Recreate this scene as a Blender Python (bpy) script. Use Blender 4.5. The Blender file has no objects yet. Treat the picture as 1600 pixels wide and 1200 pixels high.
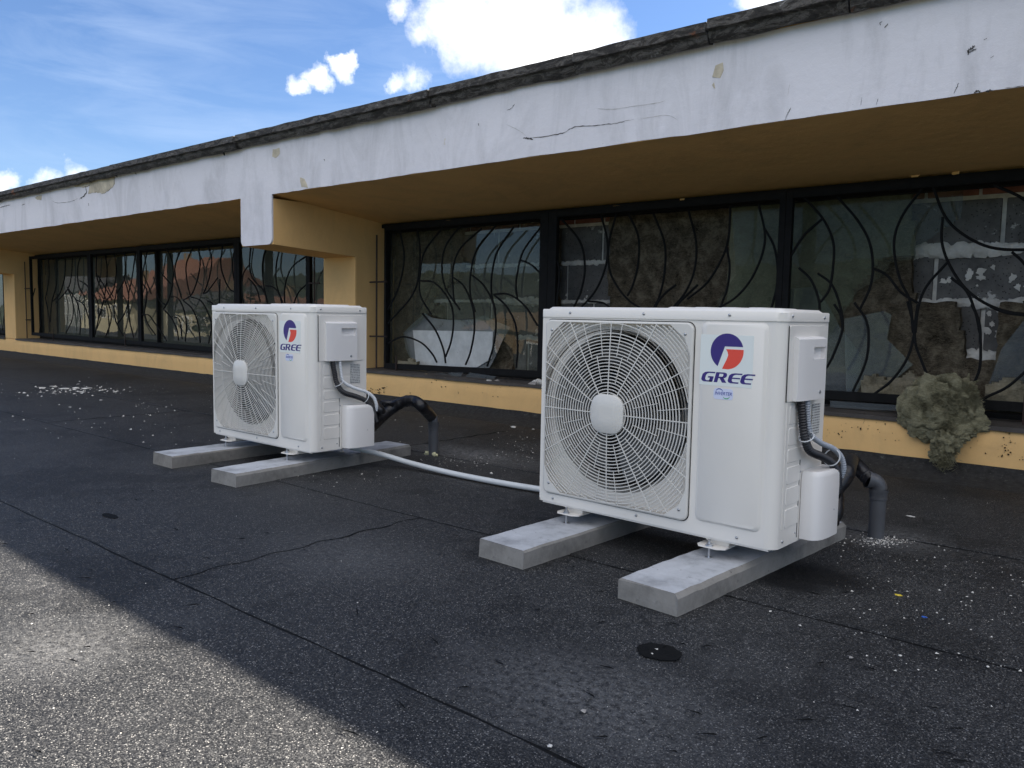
import bpy, bmesh, math, random
from mathutils import Vector, Matrix, noise
random.seed(7)
S = bpy.context.scene
COL = S.collection
# ------------------------------------------------------------------ camera
F_PX = 1249.086; CAM_H = .7505
yaw, pitch, roll = .6967, .0864, .0180
fwd = Vector((-math.sin(yaw)*math.cos(pitch), math.cos(yaw)*math.cos(pitch), -math.sin(pitch)))
rt = Vector((math.cos(yaw), math.sin(yaw), 0)); up = rt.cross(fwd)
R_ = math.cos(roll)*rt + math.sin(roll)*up
U_ = -math.sin(roll)*rt + math.cos(roll)*up
cd = bpy.data.cameras.new('camera'); cam = bpy.data.objects.new('camera', cd); COL.objects.link(cam)
cd.sensor_width = 36; cd.lens = F_PX/1600*36; cd.clip_start = .05; cd.clip_end = 2000
M = Matrix((R_, U_, -fwd)).transposed().to_4x4(); M.translation = Vector((0, 0, CAM_H)); cam.matrix_world = M
S.camera = cam
# ------------------------------------------------------------------ light
SUN_AZ = math.radians(22); TANP = .812
SUN_EL = math.atan(TANP*math.cos(SUN_AZ))
sdir = Vector((math.sin(SUN_AZ)*math.cos(SUN_EL), math.cos(SUN_AZ)*math.cos(SUN_EL), math.sin(SUN_EL)))
sl = bpy.data.lights.new('sun', 'SUN'); sl.energy = 5.0; sl.angle = math.radians(.55); sl.color = (1, .91, .78)
so = bpy.data.objects.new('sun', sl); COL.objects.link(so); so.rotation_euler = sdir.to_track_quat('Z', 'Y').to_euler()
S.view_settings.view_transform = 'Standard'; S.view_settings.look = 'None'; S.view_settings.gamma = 1
S.view_settings.use_curve_mapping = False; S.view_settings.exposure = 1.95
SKY_STR = .063

def ray(px, py): return fwd + (px-800)/F_PX*R_ - (py-600)/F_PX*U_
CP = Vector((0, 0, CAM_H))
def atz(px, py, z=0.0):
    d = ray(px, py); return CP + d*((z-CAM_H)/d.z)
def aty(px, py, y):
    d = ray(px, py); return CP + d*(y/d.y)

# node helper -------------------------------------------------------
class NT:
    def __init__(s, tree): s.t = tree; s.n = tree.nodes; s.l = tree.links
    def new(s, typ, **kw):
        n = s.n.new(typ)
        for k, v in kw.items():
            if k.startswith('i_'): n.inputs[k[2:].replace('_', ' ')].default_value = v
            else: setattr(n, k, v)
        return n
    def link(s, a, b): s.l.new(a, b)
    def math(s, op, a, b=0.0, c=None, clamp=False):
        n = s.n.new('ShaderNodeMath'); n.operation = op; n.use_clamp = clamp
        for i, v in enumerate((a, b) if c is None else (a, b, c)):
            if isinstance(v, (int, float)): n.inputs[i].default_value = v
            else: s.l.new(v, n.inputs[i])
        return n.outputs[0]
    def noise(s, vec, scale, detail=3, rough=.55, dist=0, out=0):
        n = s.n.new('ShaderNodeTexNoise'); n.inputs['Scale'].default_value = scale
        n.inputs['Detail'].default_value = detail; n.inputs['Roughness'].default_value = rough
        n.inputs['Distortion'].default_value = dist; s.l.new(vec, n.inputs['Vector']); return n.outputs[out]
    def ramp(s, fac, stops):
        n = s.n.new('ShaderNodeValToRGB'); e = n.color_ramp.elements
        while len(e) < len(stops): e.new(.5)
        for k, (p, c) in zip(e, stops):
            k.position = p; k.color = (c, c, c, 1) if isinstance(c, (int, float)) else (*c, 1)
        s.l.new(fac, n.inputs[0]); return n.outputs[0]
    def mix(s, fac, a, b, mode='MIX'):
        n = s.n.new('ShaderNodeMix'); n.data_type = 'RGBA'; n.blend_type = mode
        for sock, v in ((n.inputs[0], fac), (n.inputs[6], a), (n.inputs[7], b)):
            if isinstance(v, (int, float)): sock.default_value = v if sock.type == 'VALUE' else (v, v, v, 1)
            elif isinstance(v, tuple): sock.default_value = (*v, 1)
            else: s.l.new(v, sock)
        return n.outputs[2]
    def mapping(s, vec, scale=(1, 1, 1), loc=(0, 0, 0)):
        n = s.n.new('ShaderNodeMapping'); n.inputs['Scale'].default_value = scale; n.inputs['Location'].default_value = loc
        s.l.new(vec, n.inputs['Vector']); return n.outputs[0]
    def bump(s, h, strength=.5, dist=.01, normal=None):
        n = s.n.new('ShaderNodeBump'); n.inputs['Strength'].default_value = strength; n.inputs['Distance'].default_value = dist
        s.l.new(h, n.inputs['Height'])
        if normal is not None: s.l.new(normal, n.inputs['Normal'])
        return n.outputs[0]

# world --------------------------------------------------------------
W = bpy.data.worlds.new('World'); S.world = W; W.use_nodes = True
t = NT(W.node_tree); bg = W.node_tree.nodes['Background']
sky = t.new('ShaderNodeTexSky'); sky.sky_type = 'NISHITA'; sky.sun_disc = False
sky.sun_elevation = SUN_EL; sky.sun_rotation = SUN_AZ; sky.air_density = 1.0; sky.dust_density = .35; sky.ozone_density = 2.2
tc = t.new('ShaderNodeTexCoord'); V = tc.outputs['Generated']
def warp(amp, sc, det):
    n = t.new('ShaderNodeTexNoise'); n.inputs['Scale'].default_value = sc; n.inputs['Detail'].default_value = det; n.inputs['Roughness'].default_value = .62; t.link(V, n.inputs['Vector'])
    a = t.new('ShaderNodeVectorMath', operation='SUBTRACT'); t.link(n.outputs['Color'], a.inputs[0]); a.inputs[1].default_value = (.5, .5, .5)
    b = t.new('ShaderNodeVectorMath', operation='SCALE'); t.link(a.outputs[0], b.inputs[0]); b.inputs['Scale'].default_value = amp
    c = t.new('ShaderNodeVectorMath', operation='ADD'); t.link(b.outputs[0], c.inputs[0]); t.link(V, c.inputs[1]); return c.outputs[0]
VW = warp(.075, 13, 9)
def blob(px, py, rad, amp):
    d = ray(px, py).normalized()
    n = t.new('ShaderNodeVectorMath', operation='DISTANCE'); t.link(VW, n.inputs[0]); n.inputs[1].default_value = d
    return t.math('MULTIPLY', t.math('SUBTRACT', 1.0, t.math('DIVIDE', n.outputs['Value'], rad/F_PX), clamp=True), amp)
B = None
for b in ((820, 30, 135, 1.0), (900, 75, 95, 1.0), (730, 30, 90, .95), (655, 124, 34, .62), (625, 135, 22, .5), (462, 124, 24, .66), (485, 114, 26, .70), (528, 97, 25, .85), (675, 45, 40, .5),
          (622, 12, 26, .62), (108, 274, 26, .62), (62, 286, 24, .55), (3, 290, 24, .65), (1190, -25, 60, .9), (990, 108, 30, .55),
          (1500, -380, 320, 1)):
    o = blob(*b); B = o if B is None else t.math('MAXIMUM', B, o)
nz = t.noise(V, 17.0, 9, .62, .2)
n2 = t.noise(t.mapping(V, (1, 1, 2.2)), 1.7, 6, .55)
far = t.math('MULTIPLY', t.math('SUBTRACT', n2, .38, clamp=True), 7.0)
sep = t.new('ShaderNodeSeparateXYZ'); t.link(V, sep.inputs[0])
# unseen clouds round the rest of the sky, thickened as neutral fill light
away = t.math('SUBTRACT', 1.0, blob(600, 250, 2100, 2.6), clamp=True)
lift = t.ramp(sep.outputs[2], [(.20, 0.0), (.42, 1.0)])
dens = t.math('ADD', B, t.math('MULTIPLY', t.math('MULTIPLY', far, away), lift))
m = t.math('ADD', t.math('MULTIPLY', dens, 1.25), t.math('MULTIPLY', t.math('MULTIPLY', t.math('SUBTRACT', nz, .5), 1.7), t.math('MULTIPLY', dens, 3.5, clamp=True)))
mask = t.ramp(m, [(.12, 0.0), (.40, .42), (.75, .85), (1.1, 1.0)])
# thin cirrus
ci = t.noise(t.mapping(V, (1.2, 1.2, 6.0)), 4.2, 7, .62, .6)
cib = t.math('MAXIMUM', blob(180, 25, 330, 1.0), t.math('MAXIMUM', blob(290, 190, 200, .9), t.math('MAXIMUM', blob(450, 110, 210, .75), blob(640, 110, 200, .95))))
cir = t.math('MULTIPLY', t.ramp(ci, [(.40, 0.0), (.74, .85)]), t.math('ADD', cib, .06, clamp=True))
haze = t.math('MULTIPLY', t.math('POWER', t.math('SUBTRACT', 1.0, sep.outputs[2], clamp=True), 7.0), .16)
skyc = t.mix(1.0, sky.outputs[0], (.48, .57, .72), 'MULTIPLY')
c1 = t.mix(t.math('ADD', t.math('MULTIPLY', cir, .36), haze, clamp=True), skyc, (3.6, 4.3, 5.4))
cs = t.noise(V, 9, 6, .6)
c2 = t.mix(mask, c1, t.mix(t.ramp(cs, [(.38, 0.0), (.62, 1.0)]), (5.6, 5.7, 6.0), (8.2, 8.0, 7.8)))
t.link(c2, bg.inputs[0]); bg.inputs[1].default_value = SKY_STR

# ------------------------------------------------------------------ materials
def newmat(name):
    m = bpy.data.materials.new(name); m.use_nodes = True; t = NT(m.node_tree)
    return m, t, m.node_tree.nodes['Principled BSDF']
def simple(name, col, rough=.5, metal=0.0, var=.15, scale=20, bump=0.0, bscale=80, spec=.5, dirt=None):
    m, t, p = newmat(name); tc = t.new('ShaderNodeTexCoord').outputs['Object']
    n = t.noise(tc, scale, 5, .6)
    lo = tuple(c*(1-var) for c in col); hi = tuple(min(1, c*(1+var)) for c in col)
    c = t.ramp(n, [(.3, lo), (.7, hi)])
    if dirt:
        n3 = t.noise(tc, dirt[1], 7, .7); c = t.mix(t.ramp(n3, [(dirt[2], 0.0), (dirt[2]+.12, 1.0)]), c, dirt[0])
    t.link(c, p.inputs['Base Color']); p.inputs['Roughness'].default_value = rough; p.inputs['Metallic'].default_value = metal
    p.inputs['Specular IOR Level'].default_value = spec
    if bump:
        t.link(t.bump(t.noise(tc, bscale, 5, .6), bump, .004), p.inputs['Normal'])
    return m
# granule-covered bitumen felt
def felt_mat():
    m, t, p = newmat('granule_felt'); tc = t.new('ShaderNodeTexCoord').outputs['Object']
    v = t.new('ShaderNodeTexVoronoi'); v.inputs['Scale'].default_value = 500; t.link(tc, v.inputs['Vector'])
    sepc = t.new('ShaderNodeSeparateColor'); t.link(v.outputs['Color'], sepc.inputs[0])
    g = t.ramp(sepc.outputs[0], [(0, (.0048, .0052, .006)), (.5, (.0150, .0158, .0175)), (.80, (.033, .034, .0365)), (.96, (.072, .073, .074)), (1, (.24, .235, .23))])
    v2 = t.new('ShaderNodeTexVoronoi'); v2.inputs['Scale'].default_value = 300; t.link(tc, v2.inputs['Vector'])
    sc2 = t.new('ShaderNodeSeparateColor'); t.link(v2.outputs['Color'], sc2.inputs[0])
    g = t.mix(t.ramp(sc2.outputs[1], [(.985, 0.0), (.995, .5)]), g, (.24, .24, .24))
    big = t.noise(tc, 1.1, 6, .62); med = t.noise(tc, 6.0, 6, .65)
    lum = t.math('ADD', t.math('MULTIPLY', big, 1.5), t.math('MULTIPLY', med, .65))
    g = t.mix(1.0, g, t.ramp(lum, [(.72, .78), (1.0, 1.0), (1.35, 1.3)]), 'MULTIPLY')
    # pale dust: general blotches plus drilled-hole dust by the two pipes
    dn = t.noise(tc, 2.3, 7, .7)
    dm = t.ramp(dn, [(.52, 0.0), (.74, .30)])
    def dust(P, r, sx=1.0):
        k = t.mapping(tc, (1/sx, 1, 1), (-P.x/sx, -P.y, 0))
        n = t.new('ShaderNodeVectorMath', operation='LENGTH'); t.link(k, n.inputs[0])
        return t.math('SUBTRACT', 1.0, t.math('DIVIDE', n.outputs['Value'], r), clamp=True)
    dd = t.math('MAXIMUM', dust(atz(1380, 840), .22, 1.3), t.math('MAXIMUM', dust(atz(740, 712), .24, 2.6), t.math('MULTIPLY', dust(atz(560, 905-40), .3, 1.6), .35)))
    dd = t.math('MAXIMUM', dd, t.math('MULTIPLY', t.math('MAXIMUM', dust(atz(900, 1085), .26, 1.5), dust(atz(90, 1010), .2, 1.2)), .7))
    fine = t.noise(tc, 60, 5, .75)
    dd = t.math('MULTIPLY', t.math('MULTIPLY', dd, 1.9), t.ramp(fine, [(.38, 0.0), (.62, .55)]), clamp=True)
    g = t.mix(t.math('ADD', t.math('MULTIPLY', dm, .45), dd, clamp=True), g, (.17, .172, .175))
    # damp stain beside the nearest kerb
    dp = t.math('MAXIMUM', dust(atz(1262, 898), .15, 1.6), dust(atz(1235, 912), .09, 1.5))
    g = t.mix(t.math('MULTIPLY', dp, 1.9, clamp=True), g, (.009, .0095, .011))
    # dark worn bald spots
    dk = t.noise(tc, 3.4, 5, .6, .6)
    g = t.mix(t.ramp(dk, [(.69, 0.0), (.72, .40)]), g, (.014, .015, .017))
    t.link(g, p.inputs['Base Color'])
    p.inputs['Roughness'].default_value = .62; p.inputs['Specular IOR Level'].default_value = .22
    geo = t.new('ShaderNodeNewGeometry')
    a_ = t.new('ShaderNodeVectorMath', operation='SUBTRACT'); t.link(v.outputs['Color'], a_.inputs[0]); a_.inputs[1].default_value = (.5, .5, .5)
    b_ = t.new('ShaderNodeVectorMath', operation='SCALE'); t.link(a_.outputs[0], b_.inputs[0]); b_.inputs['Scale'].default_value = .95
    c_ = t.new('ShaderNodeVectorMath', operation='ADD'); t.link(b_.outputs[0], c_.inputs[0]); t.link(geo.outputs['Normal'], c_.inputs[1])
    d_ = t.new('ShaderNodeVectorMath', operation='NORMALIZE'); t.link(c_.outputs[0], d_.inputs[0])
    b1 = d_.outputs[0]
    b2 = t.bump(t.noise(tc, 9, 4, .6), .5, .012, b1)
    t.link(b2, p.inputs['Normal']); return m
def plaster(name, col, grime, streak, warm=None):
    m, t, p = newmat(name); tc = t.new('ShaderNodeTexCoord').outputs['Object']
    n = t.noise(tc, 1.6, 6, .6); n2 = t.noise(t.mapping(tc, (1.9, 1.9, .75)), 1.5, 8, .70, .8)
    c = t.mix(t.ramp(n, [(.35, 0.0), (.7, .5)]), col, tuple(x*.86 for x in col))
    c = t.mix(t.ramp(n2, [(.47, 0.0), (.68, streak)]), c, grime)
    n4 = t.noise(tc, 5.5, 7, .7, .5)
    if warm: c = t.mix(t.ramp(n4, [(.70, 0.0), (.72, .7)]), c, warm)
    n5 = t.noise(t.mapping(tc, (1, 1, 1.4), (4, 2, 1)), 17, 6, .75)
    c = t.mix(t.ramp(n5, [(.70, 0.0), (.74, .8)]), c, tuple(x*.35 for x in grime))
    t.link(c, p.inputs['Base Color']); p.inputs['Roughness'].default_value = .88; p.inputs['Specular IOR Level'].default_value = .25
    b = t.bump(t.noise(tc, 14, 6, .6), .35, .012); b = t.bump(t.noise(tc, 220, 3, .6), .25, .002, b)
    t.link(b, p.inputs['Normal']); return m
def concrete(name, col):
    m, t, p = newmat(name); tc = t.new('ShaderNodeTexCoord').outputs['Object']
    n = t.noise(tc, 7, 7, .7); c = t.ramp(n, [(.34, tuple(x*.62 for x in col)), (.52, col), (.70, tuple(x*1.2 for x in col))])
    c = t.mix(t.ramp(t.noise(tc, 26, 6, .7), [(.60, 0.0), (.72, .6)]), c, tuple(x*.45 for x in col))
    v = t.new('ShaderNodeTexVoronoi'); v.inputs['Scale'].default_value = 42; v.inputs['Randomness'].default_value = 1; t.link(tc, v.inputs['Vector'])
    pit = t.ramp(v.outputs['Distance'], [(.06, 1.0), (.11, 0.0)])
    sel = t.ramp(t.noise(tc, 11, 2), [(.52, 0.0), (.56, 1.0)]); pit = t.math('MULTIPLY', pit, sel)
    c = t.mix(t.math('MULTIPLY', pit, .8), c, (.06, .055, .05))
    t.link(c, p.inputs['Base Color']); p.inputs['Roughness'].default_value = .9; p.inputs['Specular IOR Level'].default_value = .3
    b = t.bump(t.noise(tc, 160, 4, .7), .35, .002); b = t.bump(t.math('SUBTRACT', 1.0, pit), .6, .003, b); t.link(b, p.inputs['Normal'])
    return m
def blockmat():
    m, t, p = newmat('clinker_block'); tc = t.new('ShaderNodeTexCoord').outputs['Object']
    c = t.ramp(t.noise(tc, 9, 6, .7), [(.3, (.080, .076, .072)), (.7, (.165, .156, .148))])
    v = t.new('ShaderNodeTexVoronoi'); v.inputs['Scale'].default_value = 60; t.link(tc, v.inputs['Vector'])
    pit = t.ramp(v.outputs['Distance'], [(.12, 1.0), (.2, 0.0)])
    c = t.mix(pit, c, (.012, .012, .012))
    c = t.mix(t.ramp(t.noise(tc, 6.5, 7, .72), [(.62, 0.0), (.66, .9)]), c, (.5, .48, .45))
    t.link(c, p.inputs['Base Color']); p.inputs['Roughness'].default_value = .95
    t.link(t.bump(t.math('SUBTRACT', 1.0, pit), .8, .006), p.inputs['Normal']); return m
def woolmat(name, a, b, c3):
    m, t, p = newmat(name); tc = t.new('ShaderNodeTexCoord').outputs['Object']
    k = t.mapping(tc, (1, 1, 1)); n = t.noise(k, 11, 9, .76, .35); c = t.ramp(n, [(.37, a), (.5, b), (.64, c3)])
    fi = t.noise(t.mapping(tc, (1, 1, 5)), 55, 5, .8, .8)
    c = t.mix(t.ramp(fi, [(.45, 0.0), (.7, .5)]), c, tuple(min(1, x*1.6) for x in c3))
    t.link(c, p.inputs['Base Color']); p.inputs['Roughness'].default_value = 1; p.inputs['Specular IOR Level'].default_value = .05
    b_ = t.bump(fi, .8, .008); t.link(t.bump(t.noise(tc, 22, 8, .75), .6, .018, b_), p.inputs['Normal']); return m
def glassmat(name, dust, dustcol, boost=2.0, wav=.02, dn=3.0):
    m, t, p = newmat(name); m.node_tree.nodes.remove(p); out = m.node_tree.nodes['Material Output']
    tc = t.new('ShaderNodeTexCoord').outputs['Object']
    nrm = t.bump(t.noise(tc, 1.6, 3, .5), wav, .05)
    fr = t.new('ShaderNodeFresnel'); fr.inputs[0].default_value = 1.5; t.link(nrm, fr.inputs['Normal'])
    gl = t.new('ShaderNodeBsdfGlossy'); gl.inputs['Roughness'].default_value = .015; t.link(nrm, gl.inputs['Normal']); gl.inputs[0].default_value = (.92, .95, .97, 1)
    tr = t.new('ShaderNodeBsdfTransparent'); tr.inputs[0].default_value = (.80, .86, .83, 1)
    df = t.new('ShaderNodeBsdfDiffuse'); df.inputs[0].default_value = (*dustcol, 1)
    mx = t.new('ShaderNodeMixShader'); d = t.math('MULTIPLY', t.ramp(t.noise(tc, dn, 7, .7), [(.3, .35), (.75, 1.0)]), dust)
    t.link(d, mx.inputs[0]); t.link(tr.outputs[0], mx.inputs[1]); t.link(df.outputs[0], mx.inputs[2])
    m2 = t.new('ShaderNodeMixShader'); t.link(t.math('MULTIPLY', fr.outputs[0], boost, clamp=True), m2.inputs[0])
    t.link(mx.outputs[0], m2.inputs[1]); t.link(gl.outputs[0], m2.inputs[2]); t.link(m2.outputs[0], out.inputs['Surface'])
    return m
FELT = felt_mat()
BITUMEN = simple('bare_bitumen', (.0045, .0048, .0052), .8, 0, .3, 30, .4, 60, spec=.15)
UPSTAND = simple('felt_upstand', (.020, .020, .020), .9, 0, .6, 40, 1.0, 120, dirt=((.08, .08, .075), 60, .58))
WHITEPL = plaster('white_fascia_plaster', (.755, .74, .79), (.38, .375, .39), .42, (.62, .55, .45))
YELPL = plaster('yellow_wall_plaster', (.84, .53, .225), (.55, .36, .17), .38)
def coping_mat():
    m, t, p = newmat('weathered_coping'); tc = t.new('ShaderNodeTexCoord').outputs['Object']
    n = t.noise(t.mapping(tc, (.8, 1, 2.2)), 11, 9, .78, 1.2)
    c = t.ramp(n, [(.36, (.009, .0075, .006)), (.49, (.030, .025, .021)), (.55, (.12, .11, .10)), (.59, (.035, .03, .027)), (.66, (.28, .27, .255))])
    c = t.mix(t.ramp(t.noise(t.mapping(tc, (.5, 1, 1)), 5.1, 6, .7), [(.64, 0.0), (.70, .9)]), c, (.22, .075, .028))
    t.link(c, p.inputs['Base Color']); p.inputs['Roughness'].default_value = .75
    t.link(t.bump(t.noise(tc, 25, 6, .7), .9, .02), p.inputs['Normal']); return m
COPE = coping_mat()
EXPOSED = simple('exposed_render', (.52, .46, .36), .95, 0, .3, 12, .8, 40)
CRACK = simple('crack_shadow_gap', (.03, .028, .026), .95, 0, .2, 30)
CRACKL = simple('hairline_crack', (.44, .43, .42), .95, 0, .3, 30)
DSTEEL = simple('dark_painted_steel', (.008, .008, .0085), .8, 0, .35, 18, .25, 60, spec=.2, dirt=((.06, .032, .02), 26, .64))
RSTEEL = simple('rusty_steel_rod', (.035, .018, .014), .7, 0, .4, 30, .3, 60)
SILLM = simple('weathered_sill_sheet', (.075, .066, .060), .85, 0, .35, 6, .5, 40, dirt=((.20, .17, .12), 9, .62))
BLOCK = blockmat()
MORTAR = simple('lime_mortar', (.58, .55, .50), .95, 0, .25, 14, 1.0, 50)
BRICKM = simple('red_brick', (.22, .085, .055), .9, 0, .3, 14, .6, 60, dirt=((.3, .27, .24), 12, .6))
WOOLD = woolmat('sooty_mineral_wool', (.020, .016, .011), (.085, .068, .048), (.20, .17, .12))
WOOLG = woolmat('olive_mineral_wool', (.14, .14, .095), (.20, .20, .135), (.25, .25, .17))
WOOLC = woolmat('dirty_hanging_wool', (.10, .093, .055), (.20, .187, .12), (.32, .30, .20))
WOOLB = woolmat('beige_wool', (.14, .12, .08), (.25, .22, .15), (.34, .30, .22))
GLASSL = glassmat('window_glass', .38, (.19, .19, .15), .72, .05)
GLASSR = glassmat('dusty_window_glass', .40, (.15, .15, .112), .14, .03)
SHARDP = glassmat('pale_cloud_reflection_glass', .8, (.40, .42, .42), .8, .03, 3.0)  # milky colour stands in for the cloud reflected by the leaning shard
SHARD = glassmat('broken_dusty_glass', .5, (.22, .25, .27), 1.0, .03, 2.0)
BOARD = simple('white_board', (.66, .67, .65), .8, 0, .15, 12, .3, 60, dirt=((.15, .14, .12), 14, .64))
CASE = simple('cream_powder_coat', (.80, .765, .715), .34, 0, .025, 3, .06, 300)
CASE2 = simple('cream_plastic', (.79, .765, .75), .42, 0, .02, 3, .05, 300)
GUARD = simple('cream_guard_plastic', (.68, .66, .62), .38, 0, .02, 3)
BLADE = simple('dark_fan_plastic', (.07, .07, .07), .45, 0, .1, 6)
INNER = simple('dark_inner_sheet', (.03, .03, .03), .7, 0, .2, 6)
COIL = simple('aluminium_fins', (.03, .032, .034), .6, .2, .2, 60, .6, 200)
SHROUD = simple('grey_fan_shroud', (.20, .195, .18), .5, 0, .05, 4)
SCREW = simple('zinc_screw', (.45, .46, .48), .28, .9, .15, 60)
ZINC = simple('galvanised_bolt', (.55, .56, .58), .3, .85, .2, 60)
STWHITE = simple('white_sticker', (.78, .82, .80), .35, 0, .01, 5)
STBLUE = simple('navy_print', (.035, .018, .19), .4, 0, .02, 5)
STRED = simple('red_print', (.80, .075, .045), .4, 0, .02, 5)
STLIL = simple('pale_blue_sticker', (.66, .70, .88), .3, 0, .02, 5)
STGREEN = simple('green_print', (.10, .42, .18), .4, 0, .02, 5)
STMBLUE = simple('blue_print', (.06, .09, .38), .4, 0, .02, 5)
CONCT = concrete('kerb_top_skylit', (.44, .455, .48))  # smooth formed top face, with overhead skylight's brightness and blue put into its colour
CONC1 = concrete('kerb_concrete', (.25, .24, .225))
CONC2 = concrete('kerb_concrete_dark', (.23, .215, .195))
PVC = simple('grey_pvc', (.085, .088, .098), .38, 0, .12, 8, .1, 100)
RUBBER = simple('black_corrugated_plastic', (.012, .013, .018), .42, 0, .2, 20)
FOAM = simple('black_pipe_lagging', (.010, .010, .013), .35, 0, .3, 18, .8, 45)
GREYC = simple('grey_corrugated_plastic', (.34, .37, .42), .42, 0, .08, 20)
TIE = simple('white_cable_tie', (.7, .72, .75), .4, 0, .03, 10)
WPIPE = simple('white_drain_hose', (.60, .62, .63), .4, 0, .06, 8, .1, 80)
CHIP = simple('plaster_chip', (.62, .60, .56), .9, 0, .15, 60)
FOAMY = simple('sealing_foam', (.60, .58, .36), .9, 0, .15, 30, .6, 60)
STONE = simple('rubble_stone', (.33, .31, .29), .9, 0, .3, 30, .7, 60)
PINKB = simple('pink_brick_lump', (.42, .26, .21), .9, 0, .2, 30, .7, 60)
YBIT = simple('yellow_plastic', (.65, .48, .04), .4); BBIT = simple('blue_plastic', (.03, .12, .5), .4)

# ------------------------------------------------------------------ mesh builder
class MB:
    def __init__(s): s.v = []; s.f = []; s.m = []
    def add(s, vs, fs, mi=0):
        b = len(s.v); s.v += [tuple(v) for v in vs]; s.f += [tuple(i+b for i in f) for f in fs]; s.m += [mi]*len(fs); return s
    def box(s, a, b, mi=0):
        x0, y0, z0 = a; x1, y1, z1 = b
        vs = [(x, y, z) for z in (z0, z1) for y in (y0, y1) for x in (x0, x1)]
        return s.add(vs, [(0, 2, 3, 1), (4, 5, 7, 6), (0, 1, 5, 4), (2, 6, 7, 3), (0, 4, 6, 2), (1, 3, 7, 5)], mi)
    def tube(s, pts, r, n=8, mi=0, caps=True, closed=False, rfun=None):
        pts = [Vector(p) for p in pts]; N = len(pts); vs = []; prev = None
        for i, p in enumerate(pts):
            if closed: d = pts[(i+1) % N]-pts[i-1]
            else: d = pts[min(i+1, N-1)]-pts[max(i-1, 0)]
            d.normalize()
            if prev is None:
                a = d.orthogonal().normalized()
            else:
                a = prev-d*prev.dot(d)
                if a.length < 1e-6: a = d.orthogonal()
                a.normalize()
            prev = a; b = d.cross(a); rr = rfun(i) if rfun else r
            for k in range(n):
                w = 2*math.pi*k/n; vs.append(p+a*math.cos(w)*rr+b*math.sin(w)*rr)
        fs = []
        for i in range(N if closed else N-1):
            j = (i+1) % N
            for k in range(n): k2 = (k+1) % n; fs.append((i*n+k, i*n+k2, j*n+k2, j*n+k))
        if caps and not closed: fs += [tuple(range(n-1, -1, -1)), tuple((N-1)*n+k for k in range(n))]
        return s.add(vs, fs, mi)
    def prism(s, loop, axis, a, b, mi=0, inset=0, loop2=None):
        """loop: 2D points in the plane normal to axis; a,b: extents. axis y: (x,z); x: (y,z); z: (x,y)"""
        l2 = loop2 or loop; n = len(loop)
        def P(q, h): return (q[0], h, q[1]) if axis == 'y' else ((h, q[0], q[1]) if axis == 'x' else (q[0], q[1], h))
        vs = [P(q, a) for q in loop]+[P(q, b) for q in l2]
        fs = [tuple(range(n)), tuple(range(2*n-1, n-1, -1))]+[(i, n+i, n+(i+1) % n, (i+1) % n) for i in range(n)]
        return s.add(vs, fs, mi)
    def build(s, name, mats, parent=None, smooth=False, bevel=0, loc=None):
        me = bpy.data.meshes.new(name); me.from_pydata(s.v, [], s.f)
        mats = mats if isinstance(mats, (list, tuple)) else [mats]
        for m in mats: me.materials.append(m)
        me.polygons.foreach_set('material_index', s.m)
        bm = bmesh.new(); bm.from_mesh(me); bmesh.ops.recalc_face_normals(bm, faces=bm.faces)
        if bevel: bmesh.ops.bevel(bm, geom=[e for e in bm.edges if e.is_manifold and e.calc_face_angle(0) > .5], offset=bevel, segments=2, affect='EDGES', profile=.6)
        bm.to_mesh(me); bm.free()
        if smooth:
            me.polygons.foreach_set('use_smooth', [True]*len(me.polygons))
            me.set_sharp_from_angle(angle=math.radians(40))
        o = bpy.data.objects.new(name, me); COL.objects.link(o)
        if parent: o.parent = parent
        if loc is not None: o.location = loc
        return o
def tag(o, label=None, cat=None, group=None, kind=None):
    for k, v in (('label', label), ('category', cat), ('group', group), ('kind', kind)):
        if v: o[k] = v
    return o
def empty(name, loc=(0, 0, 0), rz=0, parent=None):
    o = bpy.data.objects.new(name, None); COL.objects.link(o); o.location = loc; o.rotation_euler = (0, 0, rz); o.empty_display_size = .1
    if parent: o.parent = parent
    return o
def crom(pts, k=6):
    pts = [Vector(p) for p in pts]; P = [2*pts[0]-pts[1]]+pts+[2*pts[-1]-pts[-2]]; out = []
    for i in range(1, len(P)-2):
        for j in range(k):
            u = j/k; a, b, c, d = P[i-1:i+3]
            out.append(.5*((2*b)+(c-a)*u+(2*a-5*b+4*c-d)*u*u+(3*b-a-3*c+d)*u**3))
    out.append(pts[-1]); return out
def rrect(x0, z0, x1, z1, r, n=5):
    out = []
    for cx, cz, a0 in ((x1-r, z1-r, 0), (x0+r, z1-r, 90), (x0+r, z0+r, 180), (x1-r, z0+r, 270)):
        for k in range(n+1):
            a = math.radians(a0+90*k/n); out.append((cx+r*math.cos(a), cz+r*math.sin(a)))
    return out
def blobmesh(mb, c, r, sq=(1, 1, 1), sub=1, amp=.3, seed=0, mi=0, freq=1.0):
    bm = bmesh.new(); bmesh.ops.create_icosphere(bm, subdivisions=sub, radius=1)
    vs = []
    for v in bm.verts:
        d = v.co.normalized(); q = d*freq*1.7+Vector((seed*3.1, seed*1.7, seed))
        k = 1+amp*noise.noise(q)*1.6+amp*.5*noise.noise(q*3)
        vs.append((c[0]+d.x*r*k*sq[0], c[1]+d.y*r*k*sq[1], c[2]+d.z*r*k*sq[2]))
    mb.add(vs, [tuple(v.index for v in f.verts) for f in bm.faces], mi); bm.free()

# ================================================================== SETTING
ZR = 0.0
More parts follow.
